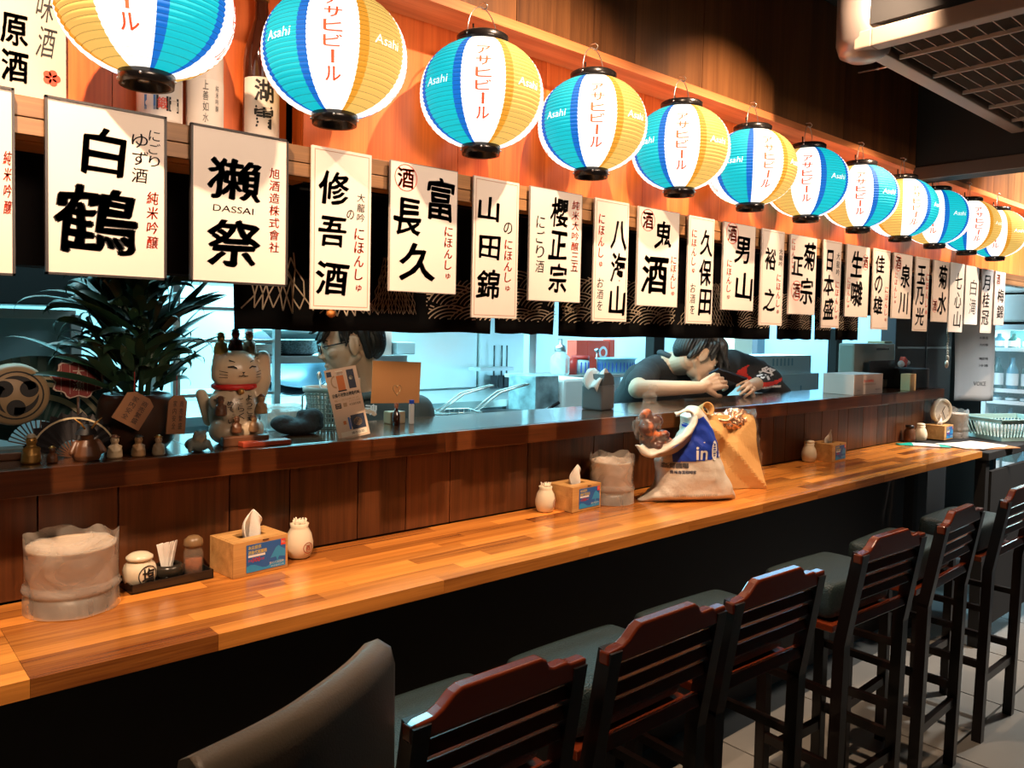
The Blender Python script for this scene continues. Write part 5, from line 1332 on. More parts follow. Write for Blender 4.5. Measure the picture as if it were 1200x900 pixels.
# wrapped buckets
FILM = film('bag_film', (.84, .78, .70), .33, .30, 9, .5)
def wrapped_bucket(x, y, r, h, label, seed, zb=ZK, dark=True, squash=1.0):
    t = thing('wrapped_bucket', (x, y, zb), label, 'bucket', 'round buckets wrapped in clear bags', seed)
    B().lathe([(0, 0), (r*.90, 0), (r*.92, .004), (r*.94, h*.22), (0, h*.22)], seg=36, cap=False).done('bucket_base', mat('bucket_dark', (.05, .035, .025), .4), t)
    B().lathe([(0, h*.22), (r*.88, h*.22), (r*.95, h*.86), (r*.99, h*.89), (r*.99, h*.92), (r*.93, h*.92), (r*.86, h*.5), (0, h*.5)], seg=36, cap=False).done('bucket_body', mat('bucket_cream', (.55, .42, .30), .45), t)
    b = B(); nz, na = 34, 72; rings = []
    for i in range(nz+1):
        v = i/nz; z = h*1.06*v; rad = r*(1.0+.05*v) if v > .3 else r*(1.07-.10*v/.3*.3)
        if .28 < v < .36: rad *= 1.045
        ring = []
        for k in range(na):
            a = 2*PI*k/na
            q = noise.noise(Vector((math.cos(a)*2.2+seed*9, math.sin(a)*2.2, v*3.3))); q2 = noise.noise(Vector((math.cos(a)*7+seed*5, math.sin(a)*7, v*9)))
            rr = rad*(1+.030*q+.006*q2); zz = z+(.010*h/.13)*noise.noise(Vector((math.cos(a)*2+seed, math.sin(a)*2, 4)))*v*v*2
            if v > .9: rr *= 1-.03*(v-.9)*10*(.5+.5*math.sin(a*7+seed))
            rr = max(rr, r*1.005)
            ring.append(b.bm.verts.new((rr*math.cos(a), rr*math.sin(a), zz+.0008)))
        rings.append(ring)
    for p, q in zip(rings, rings[1:]):
        for k in range(na):
            j = (k+1) % na; b.bm.faces.new((p[k], p[j], q[j], q[k])).smooth = True
    b.done('plastic_wrap', FILM, t, recalc=False)
    b = B()     # gathered film lying over the opening
    rings = []
    for i in range(7):
        v = i/6; ring = []
        for k in range(48):
            a = 2*PI*k/48; rr = r*1.0*(1-v*.95); ring.append(b.bm.verts.new((rr*math.cos(a), rr*math.sin(a), h*.93-.018*v+.008*noise.noise(Vector((rr*30*math.cos(a), rr*30*math.sin(a), seed))))))
        rings.append(ring)
    for p, q in zip(rings, rings[1:]):
        for k in range(48):
            j = (k+1) % 48; b.bm.faces.new((p[k], p[j], q[j], q[k])).smooth = True
    b.done('film_top', FILM, t, recalc=False)
    return t
wrapped_bucket(.372, 1.715, .079, .135, 'wide round bucket wrapped in a cloudy clear bag, nearest at the left end', 1.3)
wrapped_bucket(1.962, 1.725, .070, .148, 'wrapped bucket between a tissue box and the blue and white bag', 2.1)
wrapped_bucket(4.90, 1.725, .068, .15, 'wrapped bucket at the far end beside the pale green basket', 3.7, zb=1.0005)

# ---------------- carrier bag and paper bag
def plane_pt(px, py, P0, n):
    d = ray(px, py); n = Vector(n); t = (Vector(P0)-CAM).dot(n)/d.dot(n); return CAM+d*t
bgc = Vector((2.215, 1.59, ZK)); bang = -.50; bd = Vector((math.cos(bang), math.sin(bang), 0)); bn = Vector((-math.sin(bang), math.cos(bang), 0))
def bl(px, py, off=-.05):
    p = plane_pt(px, py, bgc+bn*off, bn)-bgc; return p.dot(bd), p.z
bag = thing('carrier_bag', bgc, 'full white plastic carrier bag with a blue band and white letters, slumped on the counter', 'bag', rz=bang)
rows_ = [(589, 754, 870), (583, 762, 868), (572, 772, 863), (555, 778, 857), (542, 776, 853), (531, 787, 850), (519, 799, 846), (506, 807, 840), (494, 811, 831), (484, 810, 821)]
prof = []
for k, (yy, xl, xr) in enumerate(rows_):
    l, z = bl(xl, yy); r_, z2 = bl(xr, yy); prof.append(((l+r_)/2, (r_-l)/2, max(0, (z+z2)/2)))
z0_ = prof[0][2]
b = B(); rings = []; NA = 64; NR = 44
def bag_ring(v):
    f = v*(len(prof)-1); i = min(int(f), len(prof)-2); q = f-i; a, c = prof[i], prof[i+1]
    return [a[j]*(1-q)+c[j]*q for j in range(3)]
dep = lambda v: .060*(1-.15*v) if v > .12 else .030+.030*v/.12
for i in range(NR+1):
    v = i/NR; cx_, hw, z = bag_ring(v); z -= z0_; ring = []
    for k in range(NA):
        a = 2*PI*k/NA; ca, sa = math.cos(a), math.sin(a); p = .75
        x = cx_+hw*math.copysign(abs(ca)**p, ca); y = dep(v)*math.copysign(abs(sa)**p, sa)
        n1 = noise.noise(Vector((x*16, z*11+2, sa*1.5))); n2 = noise.noise(Vector((x*40+z*25, z*30, sa*2+5)))
        am = (.010*n1+.0045*n2)*min(1, v*5+.1)
        tilt = 0.0
        if v > .72: tilt = (v-.72)/.28*(.018*(x-cx_)/hw) 
        ring.append(b.bm.verts.new((x+ca*am, y+sa*am*1.3, z+tilt+.0008)))
    rings.append(ring)
for p, q in zip(rings, rings[1:]):
    for k in range(NA):
        j = (k+1) % NA; b.bm.faces.new((p[k], p[j], q[j], q[k])).smooth = True
b.bm.faces.new(rings[0][::-1])
top = rings[-1]; cc = b.bm.verts.new((bag_ring(1)[0], 0, bag_ring(1)[2]-z0_-.03))
for k in range(NA): b.bm.faces.new((top[k], top[(k+1) % NA], cc)).smooth = True
BAGW = mat('bag_white_plastic', (.70, .62, .52), .42, bump=.45, bscale=26, vary=.12); 
me = b.mesh(); trb = [bvh_of(me)]; link('bag_body', me, BAGW, bag)
# opened mouth: a wide flap of white film folded over to the left
def rimpt(px, py, off): 
    l, z = bl(px, py, off); return Vector((l, off, z))
lip = [rimpt(*q) for q in [(744, 522, -.075), (757, 536, -.085), (775, 532, -.09), (797, 520, -.09), (812, 506, -.075), (818, 490, -.055), (806, 479, -.03), (790, 484, -.02)]]
dn = [rimpt(*q) for q in [(752, 520, -.06), (764, 526, -.068), (778, 521, -.07), (795, 510, -.068), (806, 498, -.055), (810, 487, -.04), (803, 483, -.025), (792, 489, -.018)]]
def dense(P, n=40):
    out = []
    for i in range(n+1):
        f = i/n*(len(P)-1); k = min(int(f), len(P)-2); q = f-k
        p0 = P[max(0, k-1)]; p1 = P[k]; p2 = P[k+1]; p3 = P[min(len(P)-1, k+2)]
        out.append(.5*((2*p1)+(p2-p0)*q+(2*p0-5*p1+4*p2-p3)*q*q+(3*p1-p0-3*p2+p3)*q**3))
    return out
A_, D_ = dense(lip), dense(dn); bm = bmesh.new(); G = []
for i, (p, q) in enumerate(zip(A_, D_)):
    rw_ = []
    for j in range(7):
        s = j/6; w0 = p.lerp(q, s)+Vector((0, -.012*math.sin(PI*s), .002*math.sin(i*1.3+j))); rw_.append(bm.verts.new(w0))
    G.append(rw_)
for i in range(len(G)-1):
    for j in range(6): bm.faces.new((G[i][j], G[i+1][j], G[i+1][j+1], G[i][j+1])).smooth = True
me = bpy.data.meshes.new('m'); bm.to_mesh(me); bm.free(); me = bake(me, [('SOLIDIFY', dict(thickness=.0025))]); link('bag_rim', me, BAGW, bag, smooth=True)
# side of the mouth hanging under the food
pts = [Vector(v) for v in dense(lip[:5], 16)]; inn = [rimpt(*q) for q in [(752, 520, -.03), (765, 525, -.0), (778, 530, .0), (792, 530, .0), (806, 520, -.0)]]; inn = dense(inn, 16)
bm = bmesh.new(); G = [[bm.verts.new(p.lerp(q, j/5)+Vector((0, 0, -.012*math.sin(PI*j/5)))) for j in range(6)] for p, q in zip(pts, inn)]
for i in range(len(G)-1):
    for j in range(5): bm.faces.new((G[i][j], G[i+1][j], G[i+1][j+1], G[i][j+1])).smooth = True
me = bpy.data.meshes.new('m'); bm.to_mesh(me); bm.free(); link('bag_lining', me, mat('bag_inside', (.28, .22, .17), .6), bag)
# printing
invb = Matrix.Identity(4)
def W2(px, py): return bl(px, py, -.055)
tt = T(); pg = [(790, 542), (820, 540), (852, 536), (848, 522), (838, 503), (826, 488), (815, 492), (808, 505), (800, 518), (790, 531)]
pg = [W2(*q) for q in pg]; 
def inpoly(u, v):
    c = False; n = len(pg)
    for i in range(n):
        (x1, y1), (x2, y2) = pg[i], pg[i-1]
        if (y1 > v) != (y2 > v) and u < (x2-x1)*(v-y1)/(y2-y1)+x1: c = not c
    return c
us = [p[0] for p in pg]; vs_ = [p[1] for p in pg]
gridpoly(tt, inpoly, min(us), max(us), min(vs_), max(vs_), 80)
fnb = lambda u, v: (u, -.3, v)
decal('printed_band', tt, fnb, (0, 1, 0), trb, mat('bag_blue', (.015, .05, .42), .45), bag, .0012)
tt = T(); u, v = W2(822, 531); tt.put('in', u, v, .040, .043, .03)
u, v = W2(838, 528); tt.put('0', u, v, .026, .066, .0); tt.put('≡', u, v+.006, .016, .018, .01); tt.put('≡', u, v-.014, .016, .018, .01)
u, v = W2(851, 531); tt.put('旺', u-.004, v-.002, .022, .036, .02)
decal('white_lettering', tt, fnb, (0, 1, 0), trb, mat('bag_letter_white', (.8, .78, .74), .5), bag, .0024)
tt = T(); u, v = W2(792, 546); tt.line('新鮮廣場', u-.040, u+.046, v, .018, .03, res=2)
decal('grey_lettering', tt, fnb, (0, 1, 0), trb, mat('bag_letter_grey', (.10, .10, .11), .5), bag, .0016)
tt = T(); u, v = W2(800, 553.5); tt.line('情報專業咖啡館', u-.040, u+.046, v, .011, .025, res=2)
u, v = W2(812, 581); 
tt2 = T(); tt2.line('請重複使用環保', u-.07, u+.09, v, .009, .0, res=2)
decal('navy_lettering', tt, fnb, (0, 1, 0), trb, mat('bag_letter_navy', (.03, .04, .09), .5), bag, .0016)
decal('faint_lettering', tt2, fnb, (0, 1, 0), trb, mat('bag_letter_faint', (.42, .37, .30), .5), bag, .0016)
# food in clear film sticking out
fo = rimpt(768, 505, -.045)+Vector((0, 0, 0)); fw_ = bgc+bd*fo.x+bn*fo.y+Vector((0, 0, fo.z))
fd = thing('wrapped_food', (fw_.x, fw_.y, fw_.z), 'dark red glazed food in crinkled clear film, sticking out of the white bag', 'food', rz=bang)
b = B(); rnd = random.Random(4)
for px, py, r in [(757, 500, .036), (762, 515, .034), (772, 525, .030), (768, 495, .026), (776, 512, .026), (755, 488, .022), (782, 522, .022)]:
    p = rimpt(px, py, -.05)-fo; b.ell((p.x, p.y+rnd.uniform(-.01, .01), p.z), (r*rnd.uniform(.8, 1.1), r*.85, r*rnd.uniform(.8, 1.2)), 14, 10, (rnd.random(), rnd.random(), rnd.random()))
me = blob(b, .005, 2); wrinkle(me, .006, 38)
fm = bpy.data.materials.new('glazed_food'); fm.use_nodes = True; nt = fm.node_tree; bs = nt.nodes['Principled BSDF']; bs.inputs['Roughness'].default_value = .32
n_ = nt.nodes.new('ShaderNodeTexNoise'); n_.inputs['Scale'].default_value = 22; n_.inputs['Detail'].default_value = 5; cr = nt.nodes.new('ShaderNodeValToRGB')
cr.color_ramp.elements[0].position = .50; cr.color_ramp.elements[0].color = (.06, .012, .006, 1); cr.color_ramp.elements[1].position = .60; cr.color_ramp.elements[1].color = (.60, .15, .04, 1)
tc = nt.nodes.new('ShaderNodeTexCoord'); nt.links.new(tc.outputs['Object'], n_.inputs['Vector']); nt.links.new(n_.outputs['Fac'], cr.inputs[0]); nt.links.new(cr.outputs[0], bs.inputs['Base Color'])
link('food_pieces', me, fm, fd)
b = B()
for px, py, r in [(757, 500, .046), (765, 515, .046), (774, 524, .040), (762, 480, .032), (763, 466, .022), (765, 456, .016), (762, 490, .038)]:
    p = rimpt(px, py, -.05)-fo; b.ell((p.x, p.y, p.z), (r, r*.9, r), 18, 12)
me = blob(b, .0045, 1); wrinkle(me, .0075, 40, 7); wrinkle(me, .004, 90, 2)
link('clear_wrap', me, film('clear_film2', (.95, .85, .75), .07, .16, 30, .7), fd)
# paper bag
pbc = Vector((2.565, 1.625, ZK)); pang = -.42; pd = Vector((math.cos(pang), math.sin(pang), 0)); pn = Vector((-math.sin(pang), math.cos(pang), 0))
def pl_(px, py, off=-.055):
    p = plane_pt(px, py, pbc+pn*off, pn)-pbc; return p.dot(pd), p.z
pb_ = thing('paper_bag', pbc, 'brown kraft paper bag with creased front, behind the white carrier bag', 'bag', rz=pang)
KR = mat('kraft_paper', (.66, .36, .12), .75, bump=.5, bscale=14, vary=.12)
prof2 = []
for yy, xl, xr in [(584, 840, 896), (570, 838, 894), (550, 836, 891), (530, 832, 888), (516, 829, 887), (506, 826, 886), (499, 824, 885)]:
    l, z = pl_(xl, yy); r_, z2 = pl_(xr, yy); l -= .055; prof2.append(((l+r_)/2, (r_-l)/2, (z+z2)/2))
zb0 = prof2[0][2]; b = B(); rings = []
for i in range(49):
    v = i/48; f = v*(len(prof2)-1); k = min(int(f), len(prof2)-2); q = f-k; cx_, hw, z = [prof2[k][j]*(1-q)+prof2[k+1][j]*q for j in range(3)]; z -= zb0; ring = []
    dd = .055*(1-.25*v)
    for e in range(4):
        for s in range(24):
            u = s/24*2-1
            x, y = [(u*hw, -dd), (hw, u*dd), (-u*hw, dd), (-hw, -u*dd)][e]
            if e == 0:      # front creased: a diagonal ridge and a tucked fold
                y += .014*v*(1-abs(u)); y -= .026*max(0, 1-abs(u*.75+(v-.5)*1.5)*2.6); y += .018*max(0, 1-abs(u*.9-(v-.75)*1.4-.35)*3.2)
            x *= 1+.03*math.sin(v*9+e)
            n1 = noise.noise(Vector((x*9+4, z*9, y*9))); cell = noise.cell_vector(Vector((x*14, z*12, y*12)))
            ring.append(b.bm.verts.new((cx_+x+.006*n1+.0003*cell.x, y+.010*n1+.0005*cell.y, z+.0008)))
    rings.append(ring)
for p, q in zip(rings, rings[1:]):
    for k in range(96):
        j = (k+1) % 96; b.bm.faces.new((p[k], p[j], q[j], q[k]))
b.bm.faces.new(rings[0][::-1])
link('bag_body', b.mesh(), KR, pb_)
# curled kraft loop and crinkled foil on top
l, z = pl_(830, 481, -.05)
B().lathe([(.020, -.02), (.023, -.02), (.024, .022), (.020, .022), (.020, -.02)], (l, -.03, z), 24, cap=False, M4=Matrix.Rotation(1.2, 4, 'X')).done('paper_curl', KR, pb_)
l1, z1 = pl_(857, 490, -.03)
b = B(); b.ell((l1, 0, z1-.012), (.085, .045, .030), 24, 16).ell((l1+.03, 0, z1+.004), (.055, .03, .022), 20, 14); me = blob(b, .004, 1); wrinkle(me, .010, 34, 3); wrinkle(me, .006, 80, 9)
fo2 = thing('foil_package', (pbc+pd*l1+Vector((0, 0, z1-.02))), 'crinkled coppery snack package poking out of the brown paper bag', 'package', rz=pang)
me.transform(Matrix.Translation((-l1, 0, -(z1-.02)))); link('foil', me, mat('copper_foil', (.75, .42, .26), .22, .75), fo2)
b = B(); lx, zx = pl_(888, 530, -.05); 
P = [rimp for rimp in [(prof2[-1][0]+prof2[-1][1]+.006, -.045, prof2[-1][2]-zb0+.02), (prof2[3][0]+prof2[3][1]+.012, -.05, prof2[3][2]-zb0), (prof2[0][0]+prof2[0][1]+.008, -.05, .002)]]
bm = bmesh.new(); G = []
for i in range(20):
    v = i/19; a = Vector(P[0]).lerp(Vector(P[1]), min(1, v*2)) if v < .5 else Vector(P[1]).lerp(Vector(P[2]), v*2-1)
    G.append([bm.verts.new(a+Vector((.004*math.sin(i*1.7+j), .10*j/5, .004*math.cos(i*2+j)))) for j in range(6)])
for i in range(19):
    for j in range(5): bm.faces.new((G[i][j], G[i+1][j], G[i+1][j+1], G[i][j+1])).smooth = True
me = bpy.data.meshes.new('m'); bm.to_mesh(me); bm.free(); link('clear_side_film', me, film('clear_film', (.92, .86, .80), .20, .12, 45, 1.0), pb_)

# ---------------- far end of the counter
p1, p2 = onZ(1064, 519, ZK), onZ(1108, 525, ZK)
pk = thing('wet_wipe_packet', (4.30, 1.66, ZK), 'flat white packet with teal ends lying near the far end of the counter', 'packet', rz=-.95)
TEAL = mat('packet_teal', (.0, .42, .34), .4)
bm = bmesh.new(); G = []
for i in range(15):
    u = i/14*2-1; G.append([bm.verts.new((u*.125, w*.035, .002+.011*(1-u*u)*(1-abs(w)**2)+.0025*noise.noise(Vector((u*5, w*4, 1))))) for w in (-1, -.6, -.2, .2, .6, 1)])
for i in range(14):
    for j in range(5):
        f = bm.faces.new((G[i][j], G[i+1][j], G[i+1][j+1], G[i][j+1])); f.smooth = True; f.material_index = 1 if (i < 4 or i > 10) else 0
me = bpy.data.meshes.new('m'); bm.to_mesh(me); bm.free(); me = bake(me, [('SOLIDIFY', dict(thickness=.0015, offset=1))]); link('packet_body', me, [WHITE, TEAL], pk)
st_ = thing('end_table', (5.02, 1.588, 0), 'dark table past the end of the counter holding a basket and papers', 'table')
B().box((0, 0, .98), (1.28, .42, .04), bev=.003).done('tabletop', DARK, st_)
for sx in (-1, 1):
    for sy in (-1, 1): B().box((sx*.60, sy*.17, .48), (.05, .05, .96)).done('leg', DARK, st_)
B().box((0, -.195, .5), (1.14, .02, .8)).done('front_panel', DARK, st_)
ZE = 1.0005
cbd = thing('clipboard', (4.60, 1.50, ZE), 'brown board under white papers at the end of the counter', 'board', rz=-.35)
B().box((0, 0, .002), (.34, .22, .004)).done('board_sheet', mat('board_brown', (.45, .2, .08), .5), cbd)
for k in range(3):
    t = thing('paper_sheet', (4.57+.012*k, 1.53-.012*k, ZE+.0045+.0012*k), ['white paper sheet lowest on the brown board', 'white paper sheet between two others on the brown board', 'topmost white paper sheet on the brown board'][k], 'paper', rz=-.35+.12*k)
    B().box((0, 0, .0005), (.28, .19, .0008)).done('sheet', mat('paper_white', (.82, .78, .72), .8), t)
bs_ = thing('plastic_basket', (5.14, 1.52, ZE), 'pale green rectangular plastic basket with slotted sides at the right edge', 'basket', rz=-.45)
PG = mat('pale_green_plastic', (.38, .58, .52), .4)
w0, d0, w1, d1, hh = .36, .24, .42, .29, .125
B().box((0, 0, .003), (w0, d0, .006)).done('basket_base', PG, bs_)
b = B()
for (w, d, z, th) in ((w0, d0, .012, .022), (w1-.012, d1-.012, hh-.016, .022)):
    for s in (-1, 1): b.box((0, s*d/2, z), (w, .004, th)).box((s*w/2, 0, z), (.004, d, th))
for s in (-1, 1): b.box((0, s*(d1/2+.002), hh-.003), (w1+.02, .016, .005)).box((s*(w1/2+.002), 0, hh-.003), (.016, d1+.01, .005))
b.done('rim_band', PG, bs_)
for s in (-1, 1):
    for k in range(17):
        u = (k/16*2-1)*.93; B().tube([(u*w0/2, s*d0/2, .02), (u*(w1-.01)/2, s*(d1-.01)/2, hh-.022)], .0038, 6).done('side_slat', PG, bs_)
    for k in range(11):
        u = (k/10*2-1)*.9; B().tube([(s*w0/2, u*d0/2, .02), (s*(w1-.01)/2, u*(d1-.01)/2, hh-.022)], .0038, 6).done('side_slat', PG, bs_)
lin = thing('plastic_liner', (5.14, 1.52, ZE+.007), 'crumpled clear plastic sheet inside the pale green basket', 'plastic sheet', rz=-.45)
b = B(); b.box((0, 0, .05), (.32, .2, .08), bev=.03); me = bake(b.mesh(), [('SUBSURF', dict(levels=3))]); wrinkle(me, .012, 25, 2); link('sheet', me, FILM, lin)
# ================================================================ KITCHEN
CYAN = mat('pale_blue_panel', (.45, .62, .66), .4, vary=.1); BLUEP = mat('blue_plastic', (.10, .38, .62), .4)
DKST = mat('dark_steel', (.05, .06, .065), .35, .7); MARB = mat('marbled_panel', (.35, .48, .52), .3, vary=.9, vscale=11)
def bx2(name, px0, py0, px1, py1, Y, dep, m, label, cat, part='body', bev=.004, kind=None, zbase=None):
    """box-shaped thing whose front face spans these picture corners at distance Y"""
    a, b_ = onY(px0, py0, Y), onY(px1, py1, Y); z0 = b_.z if zbase is None else zbase
    t = thing(name, ((a.x+b_.x)/2, Y+dep/2, z0), label, cat)
    B().box((0, 0, (a.z-z0)/2), (b_.x-a.x, dep, a.z-z0), bev=bev).done(part, m, t); return t, b_.x-a.x, a.z-z0
# back work table that carries most of it
KT = 1.17
kt = thing('work_table', (2.9, 3.72, 0), 'long stainless work table along the kitchen back wall', 'table')
B().box((0, 0, KT-.02), (6.2, .70, .04), bev=.003).done('tabletop', STEEL, kt)
for k in range(6): 
    for s in (-1, 1): B().box((-2.95+k*1.18, s*.30, (KT-.04)/2), (.04, .04, KT-.041)).done('leg', STEEL, kt)
B().box((0, 0, .3), (6.0, .62, .02)).done('under_shelf', STEEL, kt)
# cooking line close behind the ledge
ck_ = thing('cooking_counter', (2.07, 2.42, 0), 'low stainless cooking counter behind the ledge', 'counter')
# left pale partition with white rail
t, w_, h_ = bx2('partition_panel', -40, 366, 88, 475, 2.9, .05, CYAN, 'pale grey-blue partition panel behind the plant at far left', 'panel', 'panel', zbase=1.05)
B().box((0, -.03, h_), (w_, .03, .03), bev=.003).done('top_rail', WHITE, t); B().box((w_/2, -.03, h_/2), (.03, .03, h_)).done('side_rail', WHITE, t)
for s in (-1, 1): B().box((s*w_*.45, 0, -.525), (.04, .04, 1.05)).done('leg', STEEL, t)
# hood over the left
a, b_ = onY(-60, 320, 2.75), onY(105, 357, 2.75)
hd_ = thing('range_hood', ((a.x+b_.x)/2, 2.95, 0), 'dark steel range hood hanging over the left of the kitchen', 'hood')
B().box((0, 0, (a.z+b_.z)/2+.02), (b_.x-a.x, .4, a.z-b_.z+.05), bev=.004).done('hood_body', DKST, hd_); B().box((0, .05, 2.3), (.3, .25, 1.0)).done('duct', DKST, hd_)
# upright shelf unit with trays behind the plant
su = thing('tray_rack', (onY(252, 380, 3.05).x, 3.05, 0), 'steel rack with bright trays seen between the plant and the curtain', 'rack')
for s in (-1, 1): 
    for q in (-1, 1): B().box((s*.19, q*.13, .95), (.025, .025, 1.9)).done('post', STEEL, su)
for k, z in enumerate((.5, .9, 1.3, 1.5, 1.62, 1.72)): B().box((0, 0, z), (.36, .24, .012)).done('shelf_board', STEEL, su)
for k in range(7):
    B().box((-.16+.052*k, 0, 1.79), (.012, .2, .12)).done('tray', STEEL, su, rot=(0, .05*k-.1, 0))
# shelf behind chef one
sz = onY(360, 418, 3.0).z
xa_, xb_ = onY(305, 418, 3.0).x, onY(476, 418, 3.0).x
sf = thing('wall_shelf', ((xa_+xb_)/2, 3.12, 0), 'stainless shelf on posts behind the chef in glasses', 'shelf')
B().box((0, 0, sz-.012), (xb_-xa_, .26, .03), bev=.003).done('shelf_board', STEEL, sf)
for s in (-1, 1): B().box((s*((xb_-xa_)/2-.03), .1, (sz-.03)/2), (.025, .025, sz-.03)).done('post', STEEL, sf)
def onshelf(px, Y): return (onY(px, 410, Y).x, Y, sz+.0035)
t = thing('colander', onshelf(345, 3.1), 'steel colander with a pierced side on the shelf left of the chef', 'colander')
B().lathe([(0, 0), (.07, 0), (.10, .012), (.125, .06), (.132, .062), (.128, .064), (.12, .06), (.09, .015), (0, .004)], seg=40, cap=False).done('bowl', mat('pierced_steel', (.25, .33, .36), .4, .6, vary=.9, vscale=140), t)
t = thing('plate_stack', onshelf(305, 3.08), 'short stack of pale plates at the left end of the steel shelf', 'plates')
for k in range(5): B().lathe([(0, 0), (.05, 0), (.085, .012), (.087, .014), (.05, .004), (0, .004)], (0, 0, k*.008), 28, cap=False).done('plate', WHITE, t)
t = thing('mixing_bowl', (onY(345, 400, 3.1).x, 3.1, sz+.0710), 'shallow pale blue bowl stacked on the colander', 'bowl')
B().lathe([(0, 0), (.09, 0), (.13, .035), (.135, .036), (.09, .004), (0, .004)], seg=32, cap=False).done('bowl', CYAN, t)
t = thing('paper_roll', onshelf(446, 3.08), 'pinkish upright paper towel roll behind the chef in glasses', 'paper roll')
B().lathe([(.02, 0), (.05, 0), (.05, .16), (.02, .16), (.02, 0)], seg=26, cap=False).done('roll', mat('pink_paper', (.75, .52, .45), .7), t)
t = thing('blue_box', onshelf(469, 3.07), 'small blue clear box at the right end of the steel shelf', 'box')
B().box((0, 0, .03), (.10, .10, .055), bev=.005).done('box_body', CYAN, t)
t = thing('wok', (onY(327, 450, 3.5).x, 3.5, KT+.001), 'big dark wok leaning behind the lucky cat', 'wok')
B().lathe([(0, 0), (.10, .01), (.19, .07), (.22, .14), (.215, .14), (.18, .07), (.09, .02), (0, .01)], seg=40, cap=False, M4=Matrix.Translation((0, 0, .125)) @ Matrix.Rotation(.6, 4, 'X')).done('wok_body', mat('dark_blue_steel', (.03, .06, .09), .3, .6), t)
# fryer baskets
def fry(px, label):
    p = onZ(px, 486, 1.22); p = onY(px, 484, 2.42)
    t = thing('fryer_basket', (p.x, p.y, 1.16), label, 'fryer basket', 'wire fryer baskets behind the ledge', -.3)
    w, d, h = .16, .14, .09
    b = B()
    for z in (0, .045, h): b.tube([(-w/2, -d/2, z), (w/2, -d/2, z), (w/2, d/2, z), (-w/2, d/2, z)], .0022, 5, closed=True)
    for k in range(9):
        u = -w/2+w*k/8
        for s in (-1, 1): b.tube([(u, s*d/2, 0), (u, s*d/2, h)], .0012, 5)
    for k in range(7):
        u = -d/2+d*k/6
        for s in (-1, 1): b.tube([(s*w/2, u, 0), (s*w/2, u, h)], .0012, 5)
    o = b.done('wire_mesh', WIRE, t); o['kind'] = 'stuff'
    B().tube([(w/2, -.02, h), (w/2+.10, -.02, h+.07), (w/2+.22, -.018, h+.10), (w/2+.22, .018, h+.10), (w/2+.10, .02, h+.07), (w/2, .02, h)], .0035, 6).done('handle', WIRE, t)
    return t
fry(488, 'left wire fryer basket, its handle raised behind the ledge'); fry(534, 'right wire fryer basket with raised handle behind the ledge')
B().box((0, -.0, 1.145), (.72, .42, .03), bev=.003).done('countertop', STEEL, ck_); B().box((0, .02, .56), (.70, .36, 1.12)).done('cabinet_body', DKST, ck_)
fpan = thing('frying_pan', (onY(602, 486, 2.45).x, 2.45, 1.161), 'wide dark frying pan rim just behind the ledge', 'pan')
B().lathe([(0, 0), (.11, 0), (.15, .06), (.154, .06), (.115, -.0), (0, .004)], seg=44, cap=False).done('pan_body', DKST, fpan); B().tube([(.15, 0, .05), (.26, .0, .09)], .008, 8).done('handle', BLACK, fpan)
# steel wall panels and utensils hanging there
for k, (a0, a1, lab) in enumerate([(445, 560, 'bright stainless wall panel left of the hanging utensils'), (562, 620, 'bluish stainless wall panel behind the hanging utensils')]):
    xa2, xb2 = onY(a0, 420, 4.06).x, onY(a1, 420, 4.06).x
    t = thing('steel_wall_panel', ((xa2+xb2)/2, 4.075, 1.18), lab, 'wall panel'); B().box((0, 0, .45), (xb2-xa2-.01, .02, .9), bev=.003).done('panel_sheet', mat('bright_steel', (.70, .78, .80), .30, .75, vary=.12, vscale=2), t)
for k, (px, w) in enumerate([(585, .06), (594, .05), (600, .07)]):
    p = onY(px, 405, 3.98); t = thing('hanging_utensil', (p.x, 4.03, p.z), ['flat steel turner hanging left on the steel wall', 'steel ladle hanging between two turners', 'wide steel turner hanging right on the steel wall'][k], 'utensil')
    B().tube([(0, 0, 0), (0, 0, -.2)], .006, 8).done('handle', DKST, t); B().box((0, 0, -.25), (w, .006, .10), bev=.002).done('blade', DKST, t)
t, _, _ = bx2('steel_ledge', 563, 431, 602, 434, 3.9, .12, STEEL, 'narrow steel ledge under the hanging utensils', 'shelf', 'shelf_board', .001)
# tall steel post and door
t, _, _ = bx2('steel_post', 621, 380, 627, 480, 3.29, .05, STEEL, 'slim stainless post left of the marbled panel', 'post', 'post', .002, zbase=0)
t, _, _ = bx2('marbled_cabinet', 628, 441, 654, 482, 2.82, .2, MARB, 'low cabinet with marbled blue-grey front', 'cabinet', 'cabinet_body', zbase=0)
t, _, _ = bx2('white_bin', 661, 444, 690, 482, 2.80, .22, WHITE, 'white boxy bin right of the marbled cabinet', 'bin', 'bin_body', .015, zbase=0)
s2 = onY(650, 441, 3.05).z; x0_, x1_ = onY(636, 440, 3.05).x, onY(762, 440, 3.05).x
t = thing('side_shelf', ((x0_+x1_)/2, 3.21, 0), 'narrow grey shelf holding jars, tins and a blue tub', 'shelf'); B().box((0, 0, s2-.01), (x1_-x0_, .30, .02), bev=.002).done('shelf_board', mat('grey_laminate', (.35, .37, .36), .5), t)
B().box((0, .08, (s2-.02)/2), (x1_-x0_-.1, .1, s2-.021)).done('shelf_support', WHITE, t)
def on2(px, Y=3.14): return (onY(px, 430, Y).x, Y, s2+.0005)
